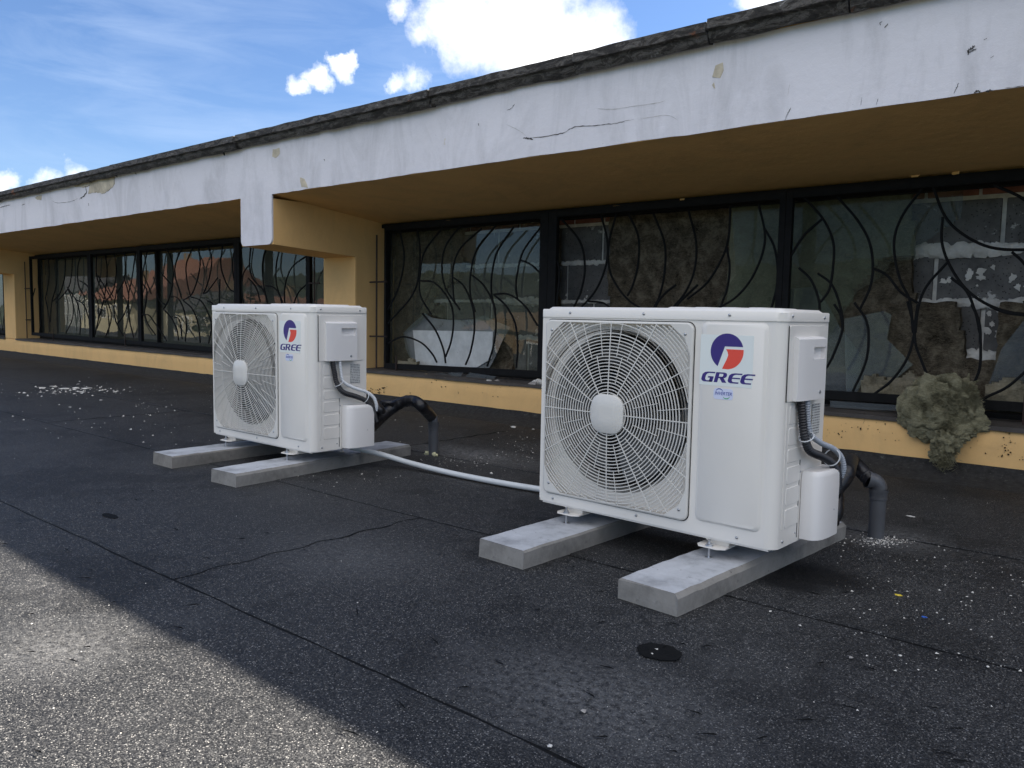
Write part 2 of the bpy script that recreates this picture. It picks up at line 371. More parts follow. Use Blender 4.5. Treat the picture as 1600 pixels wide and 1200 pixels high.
# flat roof under everything: strips of felt, each lapping the next by a few mm
roofo = tag(MB().box((-46, -2.6, -.30), (9, 4.6, -.024)).build('flat_roof', BITUMEN), kind='structure')
def wob(x, s, a=.006): return a*noise.noise(Vector((x*1.7, s*9.1, 0)))+a*.6*noise.noise(Vector((x*7, s*3.3, 1)))
def felt_sheet(x0, x1, y0, y1, z, sd):
    mb = MB(); n = max(2, int((x1-x0)/.08)); 
    ex0 = lambda y: wob(y, sd+.5)
    rows = [0, .004, 1]; vs = []; fs = []
    nx = n+1
    for i in range(nx):
        x = x0+(x1-x0)*i/n; a = y0+wob(x, sd); 
        xx = x+(ex0(a) if i in (0, n) else 0)
        vs += [(xx, a, z-.010), (xx, a+.0015, z-.0008), (xx, a+.006, z+.0006), (xx, y1+.02, z)]
    for i in range(n):
        for k in range(3): fs.append((i*4+k, (i+1)*4+k, (i+1)*4+k+1, i*4+k+1))
    fs += [(0, 1, 2, 3)]+[(n*4+3, n*4+2, n*4+1, n*4)]
    mb.add(vs, fs); o = mb.build('felt_sheet', FELT, roofo); return o
seamY = [-2.6, -1.85, -.85, .06, 1.07, 2.01, 2.96, 4.22]
laps = {0: [-9], 1: [-3.5, -20], 2: [-6, .9], 3: [-7.4, -.55], 4: [-2.11, -11.6], 5: [-5.6, 1.2, -16], 6: [-3.3, -13], 7: [-8]}
for i in range(7):
    xs = sorted([-46]+laps[i]+[9]);     z = -.0095+.0022*i
    for j in range(len(xs)-1):
        felt_sheet(xs[j], xs[j+1], seamY[i] if i == 0 else seamY[i], seamY[i+1], z + (.0006 if j % 2 else 0), i*3+j)
# dark bitumen bleed along the laps
bl = MB()
def bleed(pts, w=.006):
    L = [Vector(p) for p in pts]; vs = []; fs = []
    for i, p in enumerate(L):
        d = (L[min(i+1, len(L)-1)]-L[max(i-1, 0)]).normalized(); nn = Vector((-d.y, d.x, 0)); ww = w*(.35+1.0*abs(noise.noise(p*6))+.5*abs(noise.noise(p*23)))
        vs += [p+nn*ww*.5, p-nn*ww]
    for i in range(len(L)-1): fs.append((i*2, i*2+1, i*2+3, i*2+2))
    bl.add(vs, fs)
for i in range(1, 7):
    z = -.0095+.0022*(i-1)+.0009
    bleed([(x*.04, seamY[i]+wob(x*.04, i*3)-.004, z) for x in range(-520, 90)], .0062)
bleed([(-2.11+.01*math.sin(k*.7), 1.07+k*.02, +.0010) for k in range(48)], .0045)
bleed([(-.55+.01*math.sin(k*.7), .06+k*.02, -.0012) for k in range(50)], .0045)
bleed([(-5.6+.01*math.sin(k*.7), 2.01+k*.02, .0032) for k in range(48)], .010)
bleed([(-3.3+.01*math.sin(k*.7), 2.96+k*.02, .0054) for k in range(48)], .010)
tag(bl.build('bitumen_seam', BITUMEN, roofo), kind='stuff')
# felt turned up against the wall
mb = MB(); n = 500; vs = []; fs = []
for i in range(n+1):
    x = -30+39*i/n; a = .5+noise.noise(Vector((x*1.3, 0, 0)))
    yy = 4.12+.05*noise.noise(Vector((x*.9, 3, 0))); 
    vs += [(x, yy, .0035), (x, 4.24+.015*a, .014+.01*noise.noise(Vector((x*3, 1, 0)))), (x, 4.325, .052+.006*noise.noise(Vector((x*5, 2, 0)))), (x, 4.336, .075+.008*noise.noise(Vector((x*6, 5, 0)))), (x, 4.345, .075)]
for i in range(n):
    for k in range(4): fs.append((i*5+k, (i+1)*5+k, (i+1)*5+k+1, i*5+k+1))
mb.add(vs, fs); mb.build('felt_upstand', UPSTAND, roofo, smooth=True)

# terrain and wooded hill behind the camera (seen only in the window panes)
GR = simple('meadow_ground', (.07, .085, .035), .95, 0, .4, .2); HILL = simple('wooded_hill', (.028, .042, .022), 1, 0, .5, .12)
mb = MB(); mb.add([(-700, -700, -5), (700, -700, -5), (700, 700, -5), (-700, 700, -5)], [(0, 1, 2, 3)]); tag(mb.build('terrain', GR), kind='structure')
mb = MB(); vs = []; fs = []; NX, NY = 90, 14
for j in range(NY):
    for i in range(NX):
        x = -420+i*560/(NX-1); y = -95-j*16; k = math.sin(math.pi*min(1, j/9)/2)
        h = -5+k*(21+7*noise.noise(Vector((x*.006, 2, 0)))+2.2*noise.noise(Vector((x*.11, y*.11, 0)))+1.4*noise.noise(Vector((x*.4, y*.4, 0))))
        vs.append((x, y, h))
for j in range(NY-1):
    for i in range(NX-1): a = j*NX+i; fs.append((a, a+1, a+NX+1, a+NX))
mb.add(vs, fs); tag(mb.build('hill', HILL), kind='structure')

# ================================================================== BUILDING
bld = empty('roof_storey_building', (0, 4.34, 0))
tag(bld, 'low white and ochre building with overhanging concrete fascia above barred broken windows', 'building')
def bpart(mb, name, mats, parent=None, **kw):
    o = mb.build(name, mats, parent or bld, **kw)
    if parent is None or parent is bld: o.location = (0, -4.34, 0)
    return o
YF, YS, YW, YG, YB = 3.543, 4.343, 4.663, 4.50, 4.85
CW = .436; PITCH = 7.81
colR = [-5.376+k*PITCH for k in (-3, -2, -1, 0, 1)]     # right faces of the columns
X0, X1 = -29.5, 8.0
# fascia: thin rendered skin with a drop at every column
def fy(x, z): return YF+.010*noise.noise(Vector((x*.8, z*1.2, 0)))+.0035*noise.noise(Vector((x*5, z*5, 3)))
mb = MB(); xs = [X0+.08*i for i in range(int((X1-X0)/.08)+1)]
for c in colR: xs += [c, c-CW]
xs = sorted(set(round(x, 4) for x in xs)); xs = [x for i, x in enumerate(xs) if i == 0 or x-xs[i-1] > .004 or any(abs(x-c) < 1e-3 or abs(x-c+CW) < 1e-3 for c in colR)]
def zb_(x): return 1.629+.006*noise.noise(Vector((x*3, 0, 9)))+.003*noise.noise(Vector((x*14, 0, 9)))
NZ = 7; vs = []; fs = []
for x in xs:
    b = zb_(x)
    vs.append((x, YF+.008, b)); vs += [(x, fy(x, b+(2.03-b)*k/NZ), b+(2.03-b)*k/NZ) for k in range(NZ+1)]
R1 = NZ+2
for i in range(len(xs)-1):
    for k in range(R1-1): fs.append((i*R1+k, (i+1)*R1+k, (i+1)*R1+k+1, i*R1+k+1))
mb.add(vs, fs)
for c in colR:
    zd = 1.255; r = .045; prof = []
    for k in range(7): a = math.pi*(1+k/12); prof.append((c-CW+r+r*math.cos(a), zd+r+r*math.sin(a)))
    for k in range(7): a = math.pi*(1.5+k/12); prof.append((c-r+r*math.cos(a), zd+r+r*math.sin(a)))
    loop = [(c-CW, 1.64)]+prof+[(c, 1.64)]
    mb.add([(q[0]+.006*noise.noise(Vector((q[1]*6, c, 0))), fy(*q), q[1]) for q in loop]+[(q[0], YF+.012, q[1]) for q in loop],
           [tuple(range(len(loop)))]+[(i, i+1, len(loop)+i+1, len(loop)+i) for i in range(len(loop)-1)])
bpart(mb, 'fascia', WHITEPL)
# roof slab with the sloping soffit
mb = MB(); mb.prism([(YF+.008, 1.629), (YW+.16, 1.497), (9, 1.497), (9, 2.045), (YF+.008, 2.045)], 'x', X0, X1); bpart(mb, 'roof_slab', YELPL)
for c in colR:
    mb = MB(); z1 = 1.60
    mb.prism([(YF+.013, 1.255), (YS+.02, 1.212), (YW+.1, 1.212), (YW+.1, z1), (YF+.013, z1)], 'x', c-CW, c); bpart(mb, 'beam', YELPL)
    mb = MB(); mb.box((c-CW, YS, .262), (c, YW+.12, 1.22)); bpart(mb, 'column', YELPL, bevel=.012)
# sill wall with an uneven lower edge
mb = MB(); vs = []; fs = []; n = 400
for i in range(n+1):
    x = X0+(X1-X0)*i/n; zz = .064+.006*noise.noise(Vector((x*2.2, 0, 4)))+.003*noise.noise(Vector((x*11, 0, 4)))
    y = YS+.006*noise.noise(Vector((x*1.3, 7, 0)))
    vs += [(x, YW+.3, zz), (x, y, zz), (x, y-.001, .16), (x, y+.002, .25), (x, y+.012, .262), (x, YW+.3, .262)]
for i in range(n):
    for k in range(5): fs.append((i*6+k, (i+1)*6+k, (i+1)*6+k+1, i*6+k+1))
mb.add(vs, fs); bpart(mb, 'sill_wall', YELPL, smooth=True)
# coping pieces: weathered metal-edged felt, each lapping unevenly
cps = [(-400, 0), (-250, 178), (60, 372), (372, 505), (505, 675), (675, 900), (900, 1110), (1110, 1330), (1330, 1600), (1600, 1900)]
edges = [X0, -24.1, -19.8, -15.6]+[aty(px, py, YF-.04).x for px, py in ((0, 300), (178, 255), (372, 208), (505, 184), (675, 143), (900, 92), (1110, 45), (1330, -8), (1560, -70))]+[1.6, 3.6, 5.8, X1]
edges = sorted(edges)
for i in range(len(edges)-1):
    a, b = edges[i], edges[i+1]; mb = MB(); n = max(3, int((b-a)/.06)); vs = []; fs = []; dz = random.uniform(-.008, .010); dy = random.uniform(-.012, .006)
    for k in range(n+1):
        x = a+(b-a)*k/n+ (.004 if k == 0 else (-.004 if k == n else 0)); w = lambda s, f=4: noise.noise(Vector((x*f, s, i)))
        lipz = 2.02+.010*w(1)+.006*w(1, 17)+dz
        vs += [(x, YF+.02, 2.046), (x, YF-.002, lipz+.0), (x, YF-.034+dy+.006*w(2), lipz-.012), (x, YF-.050+dy+.006*w(3, 9), lipz+.006),
               (x, YF-.056+dy+.007*w(4, 11), 2.052+.005*w(5, 9)+dz), (x, YF-.078+dy+.004*w(6, 7), 2.058+.006*w(6, 9)+dz), (x, YF-.072+dy, 2.105+.005*w(7, 6)+dz), (x, YF+.02, 2.118+.006*w(8)+dz), (x, YF+.5, 2.11+dz)]
    for k in range(n):
        for q in range(8): fs.append((k*9+q, (k+1)*9+q, (k+1)*9+q+1, k*9+q+1))
    fs += [tuple(range(9)), tuple(n*9+q for q in range(8, -1, -1))]
    mb.add(vs, fs); bpart(mb, 'coping_piece', COPE)
# bent clip hanging from the coping
h = aty(352, 232, YF-.02); mb = MB(); mb.tube([h+Vector((0, 0, .03)), h+Vector((.004, -.01, 0)), h+Vector((-.012, -.01, -.03)), h+Vector((.02, -.02, -.055))], .007, 5); bpart(mb, 'bent_clip', DSTEEL)
# peeled render, cracks and chips on the fascia, each with its own thickness
def patch(pxs, name, mat, th=.003, y=YF, jag=.008):
    P = [aty(a, b, y) for a, b in pxs]; L = []
    for i in range(len(P)):
        A, Bq = P[i], P[(i+1) % len(P)]; n = max(1, int((Bq-A).length/.03))
        for k in range(n):
            q = A.lerp(Bq, k/n); L.append((q.x+random.uniform(-jag, jag), q.z+random.uniform(-jag, jag)))
    mb = MB(); n = len(L)
    yy = [fy(*q) if y == YF else y for q in L]
    mb.add([(q[0], yy[i]-th, q[1]) for i, q in enumerate(L)]+[(q[0], yy[i]+.004, q[1]) for i, q in enumerate(L)],
           [tuple(range(n))]+[(i, n+i, n+(i+1) % n, (i+1) % n) for i in range(n)]); 
    return bpart(mb, name, mat)
patch([(143, 280), (165, 274), (178, 272), (180, 288), (172, 296), (162, 303), (146, 300), (138, 303), (140, 292)], 'peeled_patch', EXPOSED, .004)
patch([(108, 285), (143, 277), (140, 290), (128, 294), (118, 291)], 'peeled_patch', EXPOSED, .003)
patch([(55, 308), (65, 306), (64, 313), (57, 312)], 'peeled_patch', EXPOSED, .003)
patch([(426, 232), (436, 232), (438, 240), (431, 247), (426, 243)], 'peeled_patch', EXPOSED, .002)
patch([(468, 278), (476, 281), (482, 293), (472, 292)], 'peeled_patch', EXPOSED, .002)
patch([(1119, 102), (1129, 100), (1131, 112), (1125, 122), (1113, 118)], 'peeled_patch', EXPOSED, .002)
patch([(1113, 131), (1118, 130), (1119, 138), (1114, 138)], 'peeled_patch', EXPOSED, .002)
def crack(pxs, w, mat=CRACK, y=YF):
    P = crom([aty(a, b, y) for a, b in pxs], 7); mb = MB(); vs = []; fs = []
    for i, p in enumerate(P):
        d = (P[min(i+1, len(P)-1)]-P[max(i-1, 0)]).normalized(); nn = Vector((-d.z, 0, d.x)); e = min(i, len(P)-1-i)/max(1, len(P)*.2)
        ww = w*.62*min(1, .2+e)*(.4+random.random()); jj = nn*random.uniform(-w, w)*.7
        for sg in (1, -1):
            q = p+nn*ww*sg+jj; vs.append((q.x, (fy(q.x, q.z) if y == YF else y)-.0022, q.z))
    for i in range(len(P)-1): fs.append((i*2, i*2+1, i*2+3, i*2+2))
    mb.add(vs, fs); return bpart(mb, 'crack', mat)
crack([(820, 216), (850, 214), (880, 208), (898, 199), (930, 196), (960, 193), (990, 186)], .0028)
crack([(818, 217), (826, 216), (834, 217)], .007)
crack([(930, 169), (955, 171), (990, 166), (1030, 160), (1042, 154)], .0018, CRACKL)
crack([(1000, 186), (1040, 180), (1060, 188)], .0012, CRACKL)
crack([(790, 194), (810, 203), (822, 212)], .0018, CRACKL)
crack([(134, 292), (135, 302), (124, 311)], .010)
crack([(118, 291), (127, 289), (134, 292), (144, 287)], .006)
crack([(0, 325), (8, 322), (17, 320)], .005); crack([(35, 321), (40, 318)], .005); crack([(82, 314), (90, 317), (110, 315), (122, 310)], .0022)
crack([(211, 270), (214, 272)], .010); crack([(178, 271), (184, 276)], .012)
crack([(138, 317), (139, 322)], .006); crack([(793, 172), (799, 170), (805, 163)], .003)
crack([(1512, 86), (1513, 80), (1518, 75), (1524, 72)], .006); crack([(1514, 82), (1520, 79), (1526, 76)], .003); crack([(1537, 63), (1543, 59)], .0015)
crack([(1376, 40), (1375, 36), (1379, 34)], .0018); crack([(1382, 44), (1388, 37)], .0022); crack([(1547, 91), (1553, 87)], .0014)
crack([(1490, 146), (1495, 137), (1498, 129)], .0022); crack([(1226, 190), (1231, 178), (1236, 168)], .002); crack([(1231, 150), (1234, 131)], .0012, CRACKL)
crack([(1345, 165), (1347, 152)], .0012); crack([(1369, 164), (1372, 154)], .0014)
crack([(1522, 144), (1532, 143)], .005); crack([(1540, 142), (1552, 141)], .005); crack([(1570, 138), (1600, 134)], .0015)
crack([(748, 193), (749, 196)], .004); crack([(506, 248), (507, 251)], .005); crack([(424, 310), (424, 330), (427, 345)], .0015, CRACKL)
crack([(1350, 640), (1352, 652), (1348, 664)], .001, CRACK, YS-.004)
for L_ in ([(958, 322), (975, 321), (972, 326), (960, 328)], [(1420, 272), (1440, 271), (1434, 277), (1424, 277)], [(1486, 270), (1500, 266), (1498, 272), (1488, 274)],
           [(1338, 294), (1341, 293), (1341, 300), (1338, 301)], [(1344, 293), (1346, 293), (1346, 300), (1344, 300)], [(690, 345), (703, 344), (700, 347), (692, 348)], [(1062, 311), (1070, 310), (1068, 315), (1063, 315)]):
    patch(L_, 'paint_smear', YELPL, .001, YW-.0362, .002)
# dark splashes on the yellow band
def specks(px0, px1, py0, py1, n, rmax, seed):
    rnd = random.Random(seed); mb = MB()
    for i in range(n):
        P = aty(rnd.uniform(px0, px1), rnd.uniform(py0, py1), YS-.0075); r = rmax*rnd.random()**2+.0008
        L = [(P.x+math.cos(a*1.05)*r*rnd.uniform(.6, 1.3), P.z+math.sin(a*1.05)*r*rnd.uniform(.5, 1.6)) for a in range(6)]
        mb.prism(L, 'y', P.y, P.y+.006)
    tag(bpart(mb, 'tar_speck', BITUMEN), kind='stuff')
specks(574, 600, 606, 615, 34, .006, 1); specks(600, 850, 590, 622, 26, .0035, 2); specks(1290, 1420, 655, 690, 26, .003, 3)
specks(1565, 1580, 670, 715, 22, .0035, 4); specks(1440, 1600, 675, 720, 26, .0028, 5)
# steel window units, blockwork, wool, glass and grilles ---------------
def frame_ring(mb, x0, x1, z0, z1, y0, y1, w, wb=None, wt=None):
    wb = wb or w; wt = wt or w
    mb.box((x0, y0, z0), (x0+w, y1, z1)); mb.box((x1-w, y0, z0), (x1, y1, z1))
    mb.box((x0+w, y0, z0), (x1-w, y1, z0+wb)); mb.box((x0+w, y0, z1-wt), (x1-w, y1, z1))
def window(x0, x1, mulls, parent):
    w = empty('window', (0, 0, 0), parent=parent); w.location = (0, -4.34, 0)
    mb = MB(); mb.box((x0+.002, YW, 1.435), (x1-.002, YW+.06, 1.50)); mb.box((x0+.002, YW, .264), (x1-.002, YW+.06, .30))
    mb.box((x0+.002, YW-.035, 1.475), (x1-.002, YW-.001, 1.507))
    mb.build('frame', DSTEEL, w, bevel=.004)
    for m_ in [x0+.03, x1-.03]+mulls: MB().box((m_-.017, YW-.004, .301), (m_+.017, YW+.056, 1.434)).build('mullion', DSTEEL, w, bevel=.004)
    return w
def pane(w, loop, y, mat=GLASSL, name='pane', th=.004, lean=0):
    mb = MB(); n = len(loop); z0 = min(q[1] for q in loop)
    mb.add([(q[0], y+(q[1]-z0)*lean, q[1]) for q in loop], [tuple(range(n))])
    o = mb.build(name, mat, w)
    if o.data.polygons[0].normal.y > 0: o.data.flip_normals()
    return o
def pxpane(w, pxs, y, mat=GLASSL, name='pane', lean=0):
    P = [aty(a, b, y) for a, b in pxs]; return pane(w, [(p.x, p.z) for p in P], y, mat, name, lean=lean)
zrp = [(-30, .34), (-12.8, .345), (-8, .325), (-5.19, .300), (-3.51, .330), (-1.5, .340), (-.56, .358), (8, .36)]
def zrail(x):
    for (a, za), (b, zb) in zip(zrp, zrp[1:]):
        if a <= x <= b: return za+(zb-za)*(x-a)/(b-a)
    return .34
def grille_frame(x0, x1, parent, wl=.022, wr=.022, legs=()):
    g = empty('window_grille', (0, 0, 0), parent=parent); g.location = (0, -4.34, 0)
    za, zb = zrail(x0), zrail(x1); mb = MB()
    def bar(xa, xb, z_a, z_b, h, nm='rail'):
        m_ = MB(); vs = []
        for x, z in ((xa, z_a), (xb, z_b)):
            for y in (YG-.004, YG+.026):
                vs += [(x, y, z-h/2), (x, y, z+h/2)]
        m_.add(vs, [(0, 1, 3, 2), (4, 6, 7, 5), (0, 4, 5, 1), (2, 3, 7, 6), (1, 5, 7, 3), (0, 2, 6, 4)]); m_.build(nm, DSTEEL, g)
    bar(x0+wl, x1-wr, za, zb, .045); bar(x0+wl, x1-wr, 1.452, 1.452, .04)
    MB().box((x0, YG-.006, za-.022), (x0+wl, YG+.028, 1.474)).build('stile', DSTEEL, g, bevel=.003)
    MB().box((x1-wr, YG-.006, zb-.022), (x1, YG+.028, 1.474)).build('stile', DSTEEL, g, bevel=.003)
    for lx in legs:
        m_ = MB(); m_.tube([(lx, YG-.012, .262), (lx, YG-.012, zrail(lx)+.09)], .006, 6); m_.build('support_pin', RSTEEL, g)
    return g
def rods(g, lists, conv, r=.0075):
    for L in lists:
        P = [aty(*conv(*q), YG+.010) for q in L]; P = crom(P, 5)
        P = [Vector((p.x, p.y+.003*noise.noise(p*3), min(p.z, 1.45))) for p in P]
        m_ = MB(); m_.tube(P, r, 6); m_.build('rod', DSTEEL, g, smooth=True)
def ladder(x, side, parent):
    g = empty('side_bar', (0, -4.34, 0), parent=parent)
    m_ = MB(); m_.tube([(x, YG-.02, .275), (x, YG-.02, 1.40)], .0075, 6); m_.build('bar', RSTEEL, g)
    for z in (1.005, .545):
        m_ = MB(); m_.tube([(x-side*.085, YG-.022, z), (x+side*.11, YG+.0, z+.004)], .0075, 6); m_.build('tie', RSTEEL, g)

c5 = lambda x, y: (580+x/4, 320+y/4)
c6 = lambda x, y: (850+x/4.1026, 260+y/4.1026)
c7 = lambda x, y: (1220+x/4.2105, 250+y/4.2105)
c7b = lambda x, y: (1300+x/4.286, 480+y/4.286)
cA = lambda x, y: (x/4.571, 350+y/4.571)
cB = lambda x, y: (220+x/5.333, 350+y/5.333)
idc = lambda x, y: (x, y)
Wi = window(colR[3], colR[4]-CW, [-3.58, -1.834, .35], bld)
Wl = window(colR[2], colR[3]-CW, [-11.41, -9.50, -7.74], bld)
Wf = window(colR[1], colR[2]-CW, [-19, -17, -15.3], bld)
Wr = window(colR[4], X1, [4.3, 6.2], bld)
# right-hand bay grilles
G1 = grille_frame(-5.185, -3.456, bld, .024, .072, (-5.02,))
rods(G1, [[(180, 160), (207, 330), (170, 520), (105, 655)], [(290, 150), (305, 300), (290, 480), (240, 590), (170, 670), (105, 740)],
          [(450, 140), (340, 280), (310, 400), (305, 560), (375, 685)], [(560, 130), (470, 250), (443, 380), (465, 520), (555, 655)],
          [(690, 150), (560, 270), (512, 400), (515, 560), (527, 620)], [(305, 475), (400, 490), (490, 600), (515, 720), (500, 850), (465, 950)],
          [(515, 455), (580, 510), (635, 640), (645, 780), (620, 920), (590, 1000)], [(780, 130), (660, 280), (622, 430), (620, 560), (650, 670)],
          [(890, 140), (790, 290), (755, 430), (752, 560), (778, 660)], [(630, 440), (700, 500), (760, 610), (780, 740), (765, 880), (725, 1010)],
          [(765, 560), (850, 640), (905, 760), (915, 900), (905, 1020)], [(1060, 140), (950, 290), (912, 430), (905, 520), (915, 590)],
          [(765, 560), (860, 560), (960, 630), (1040, 755)], [(935, 345), (1000, 375), (1050, 420)], [(320, 680), (400, 780), (450, 900), (465, 990)],
          [(105, 865), (200, 825), (310, 860), (380, 930), (410, 985)]], c5)
G2 = grille_frame(-3.4545, -1.770, bld, .072, .037)
rods(G2, [[(78, 340), (75, 560), (100, 680), (80, 890), (40, 1150)], [(115, 340), (230, 480), (262, 640), (240, 790), (195, 895), (90, 1100)],
          [(362, 300), (405, 470), (400, 620), (340, 780), (245, 895), (150, 960)], [(465, 300), (415, 500), (420, 660), (470, 770), (545, 860), (640, 920)],
          [(540, 300), (605, 450), (605, 620), (570, 760), (535, 830)], [(700, 300), (775, 500), (770, 700), (740, 830), (710, 895), (600, 1100)],
          [(925, 280), (975, 480), (965, 660), (910, 800), (835, 895), (740, 990)], [(1195, 250), (1185, 440), (1150, 570), (1050, 740), (920, 850)],
          [(985, 760), (900, 840), (850, 900), (780, 1050)], [(845, 760), (770, 820), (720, 890), (690, 1000)], [(1170, 520), (1190, 640), (1175, 780), (1135, 895), (1080, 1100)],
          [(1375, 240), (1415, 420), (1400, 560), (1330, 720), (1240, 830), (1150, 890), (1010, 960)], [(1415, 400), (1470, 500), (1495, 620), (1495, 750), (1460, 900), (1400, 1050)],
          [(285, 865), (350, 870), (410, 895), (520, 1020)]], c6)
G3 = grille_frame(-1.7685, -.02, bld, .037, .045, (-.56,))
rods(G3, [[c7(*q) for q in L] for L in (
    [(150, 240), (280, 390), (345, 540), (345, 700), (320, 850), (262, 935)], [(270, 390), (150, 500), (55, 650)],
    [(370, 240), (500, 390), (580, 530), (605, 680), (590, 830), (520, 985)], [(930, 190), (810, 350), (750, 500), (752, 650), (790, 800), (850, 930), (870, 1137)],
    [(1000, 170), (1080, 370), (1200, 490), (1380, 575), (1600, 590), (1750, 560)], [(1065, 375), (1060, 540), (1110, 690), (1210, 840), (1340, 940), (1500, 1000), (1700, 1020)],
    [(1095, 675), (960, 830), (905, 970), (885, 1137)], [(1120, 775), (1220, 860), (1280, 1000), (1310, 1137)], [(605, 710), (700, 760), (790, 870), (900, 940)],
    [(120, 710), (200, 790), (250, 920), (255, 1040)], [(1400, 165), (1530, 220), (1600, 260), (1760, 380)], [(1520, 605), (1600, 680), (1700, 830)])] +
    [[c7b(*q) for q in L] for L in (
    [(505, -40), (545, 120), (545, 210), (500, 350), (400, 490), (285, 580)], [(575, -20), (555, 120), (560, 250), (600, 360), (640, 470), (660, 600)],
    [(935, -20), (985, 100), (995, 250), (990, 400), (955, 500), (900, 610)], [(150, -30), (225, 80), (245, 200), (225, 370), (140, 565)],
    [(15, -20), (60, 60), (65, 170), (0, 340), (-60, 440)], [(1060, -5), (1180, 40), (1400, 60)], [(1340, 390), (1180, 530), (1060, 590), (990, 625)])] +
    [[(1278, 427), (1300, 445), (1313, 480), (1316, 515), (1300, 560)], [(1600, 470), (1628, 520), (1640, 600), (1622, 640)], [(1650, 250), (1630, 330), (1650, 420)]], idc)
G4 = grille_frame(.03, 1.95, bld, .04, .03, (.9,))
for k in range(9):
    x = .2+.19*k; s = 1 if k % 2 else -1
    m_ = MB(); m_.tube(crom([(x, YG+.01, 1.45), (x+.12*s, YG+.01, 1.1), (x+.1*s, YG+.01, .8), (x-.05*s, YG+.01, .36)], 6), .0068, 6); m_.build('rod', DSTEEL, G4)
ladder(-5.262, 1, bld)
# left-hand bay grilles
L1 = grille_frame(-13.02, -10.98, bld, .03, .05, (-12.2,))
rods(L1, [[(345, 205), (350, 380), (325, 530)], [(325, 530), (352, 680), (355, 770)], [(285, 210), (272, 420), (300, 600), (280, 790)], [(405, 210), (405, 420), (370, 560), (360, 700)],
          [(465, 205), (465, 360), (430, 490), (380, 550)], [(518, 200), (510, 370), (480, 470), (400, 560)], [(590, 200), (557, 300), (560, 430), (600, 515)],
          [(480, 450), (520, 560), (515, 680), (470, 780)], [(545, 540), (600, 580), (635, 680)], [(250, 460), (235, 520)], [(480, 450), (550, 560), (575, 700), (570, 790)],
          [(410, 500), (415, 780)]], cA)
L2 = grille_frame(-10.978, -9.605, bld, .05, .04, (-9.98,))
rods(L2, [[(570, 405), (620, 440), (690, 540), (705, 660), (680, 790)], [(690, 210), (690, 370), (740, 500), (790, 620), (790, 700), (755, 800)], [(750, 205), (765, 350), (745, 520), (700, 700), (680, 780)],
          [(815, 200), (830, 330), (810, 470), (750, 560)], [(890, 195), (890, 380), (840, 490)], [(970, 190), (940, 400), (920, 500), (925, 680), (955, 810)],
          [(835, 465), (815, 600), (830, 700), (880, 800)], [(880, 370), (920, 520), (890, 640), (835, 715)], [(700, 370), (760, 470), (800, 540)]], cA)
L3 = grille_frame(-9.603, -7.46, bld, .04, .05, (-7.93,))
rods(L3, [[(1055, 180), (1015, 400), (1050, 480), (1030, 640)], [(1000, 300), (1050, 420), (1080, 500)], [(1030, 640), (1060, 720), (1110, 790)], [(1000, 650), (1060, 650), (1100, 700), (1190, 830)]], cA)
rods(L3, [[(210, 190), (265, 330), (265, 480), (235, 620), (190, 710)], [(350, 185), (290, 330), (290, 450), (340, 620)], [(440, 185), (380, 330), (385, 480), (410, 590)],
          [(480, 175), (495, 330), (470, 470), (420, 590), (350, 635)], [(560, 175), (590, 300), (575, 430), (540, 540), (520, 580)], [(682, 170), (665, 330), (690, 440), (740, 540), (790, 570)],
          [(160, 400), (250, 500)], [(130, 560), (160, 640), (200, 670)], [(410, 605), (500, 640), (560, 740), (590, 850), (565, 995)], [(355, 640), (430, 710), (480, 840), (495, 990)],
          [(245, 605), (310, 620), (360, 720), (380, 850), (370, 980)], [(190, 710), (260, 790), (300, 880), (315, 970)], [(260, 770), (320, 800), (345, 960)],
          [(795, 170), (765, 290), (770, 430), (800, 520)], [(660, 460), (655, 640), (650, 800)], [(555, 640), (600, 665), (660, 780)], [(640, 450), (560, 560), (520, 580)]], cB)
L4 = grille_frame(-7.458, -6.22, bld, .05, .06, ())
rods(L4, [[(920, 170), (905, 330), (930, 450), (1000, 530)], [(1050, 170), (1015, 330), (1025, 520), (1055, 650), (1090, 800)], [(1165, 180), (1130, 330), (1130, 500), (1180, 650), (1230, 780)],
          [(1390, 260), (1260, 360), (1205, 500), (1200, 650), (1240, 800)], [(1390, 495), (1320, 560), (1280, 650), (1260, 760)], [(910, 330), (850, 430), (845, 600), (880, 760)],
          [(895, 450), (960, 530), (995, 650)], [(1000, 515), (1040, 600), (1060, 700)], [(1040, 515), (1110, 530), (1160, 600), (1180, 700)]], cB)
ladder(-6.13, -1, bld); ladder(-13.15, 1, bld)
F1 = grille_frame(-16.2, -14.1, bld, .03, .03); 
for k in range(8):
    x = -15.95+.25*k; s = 1 if k % 2 else -1
    m_ = MB(); m_.tube(crom([(x, YG+.01, 1.45), (x+.12*s, YG+.01, 1.1), (x+.1*s, YG+.01, .8), (x-.05*s, YG+.01, .36)], 6), .0068, 6); m_.build('rod', DSTEEL, F1)
ladder(colR[2]-CW-.1, -1, bld)

# glass
for a, b in ((-13.14, -11.43), (-11.39, -9.52), (-9.48, -7.76), (-7.72, -5.86)):
    z = lambda: None
    pane(Wl, [(a, .30), (b, .30), (b, 1.435), (a, 1.435)], YW+.03+random.uniform(-.004, .004), GLASSL, lean=random.uniform(-.004, .006))
for a, b in ((-20.9, -19.02), (-18.98, -17.02), (-16.98, -15.32), (-15.28, -13.66)): pane(Wf, [(a, .30), (b, .30), (b, 1.435), (a, 1.435)], YW+.03)
for a, b in ((2.45, 4.28), (4.32, 6.18), (6.22, 7.98)): pane(Wr, [(a, .30), (b, .30), (b, 1.435), (a, 1.435)], YW+.03)
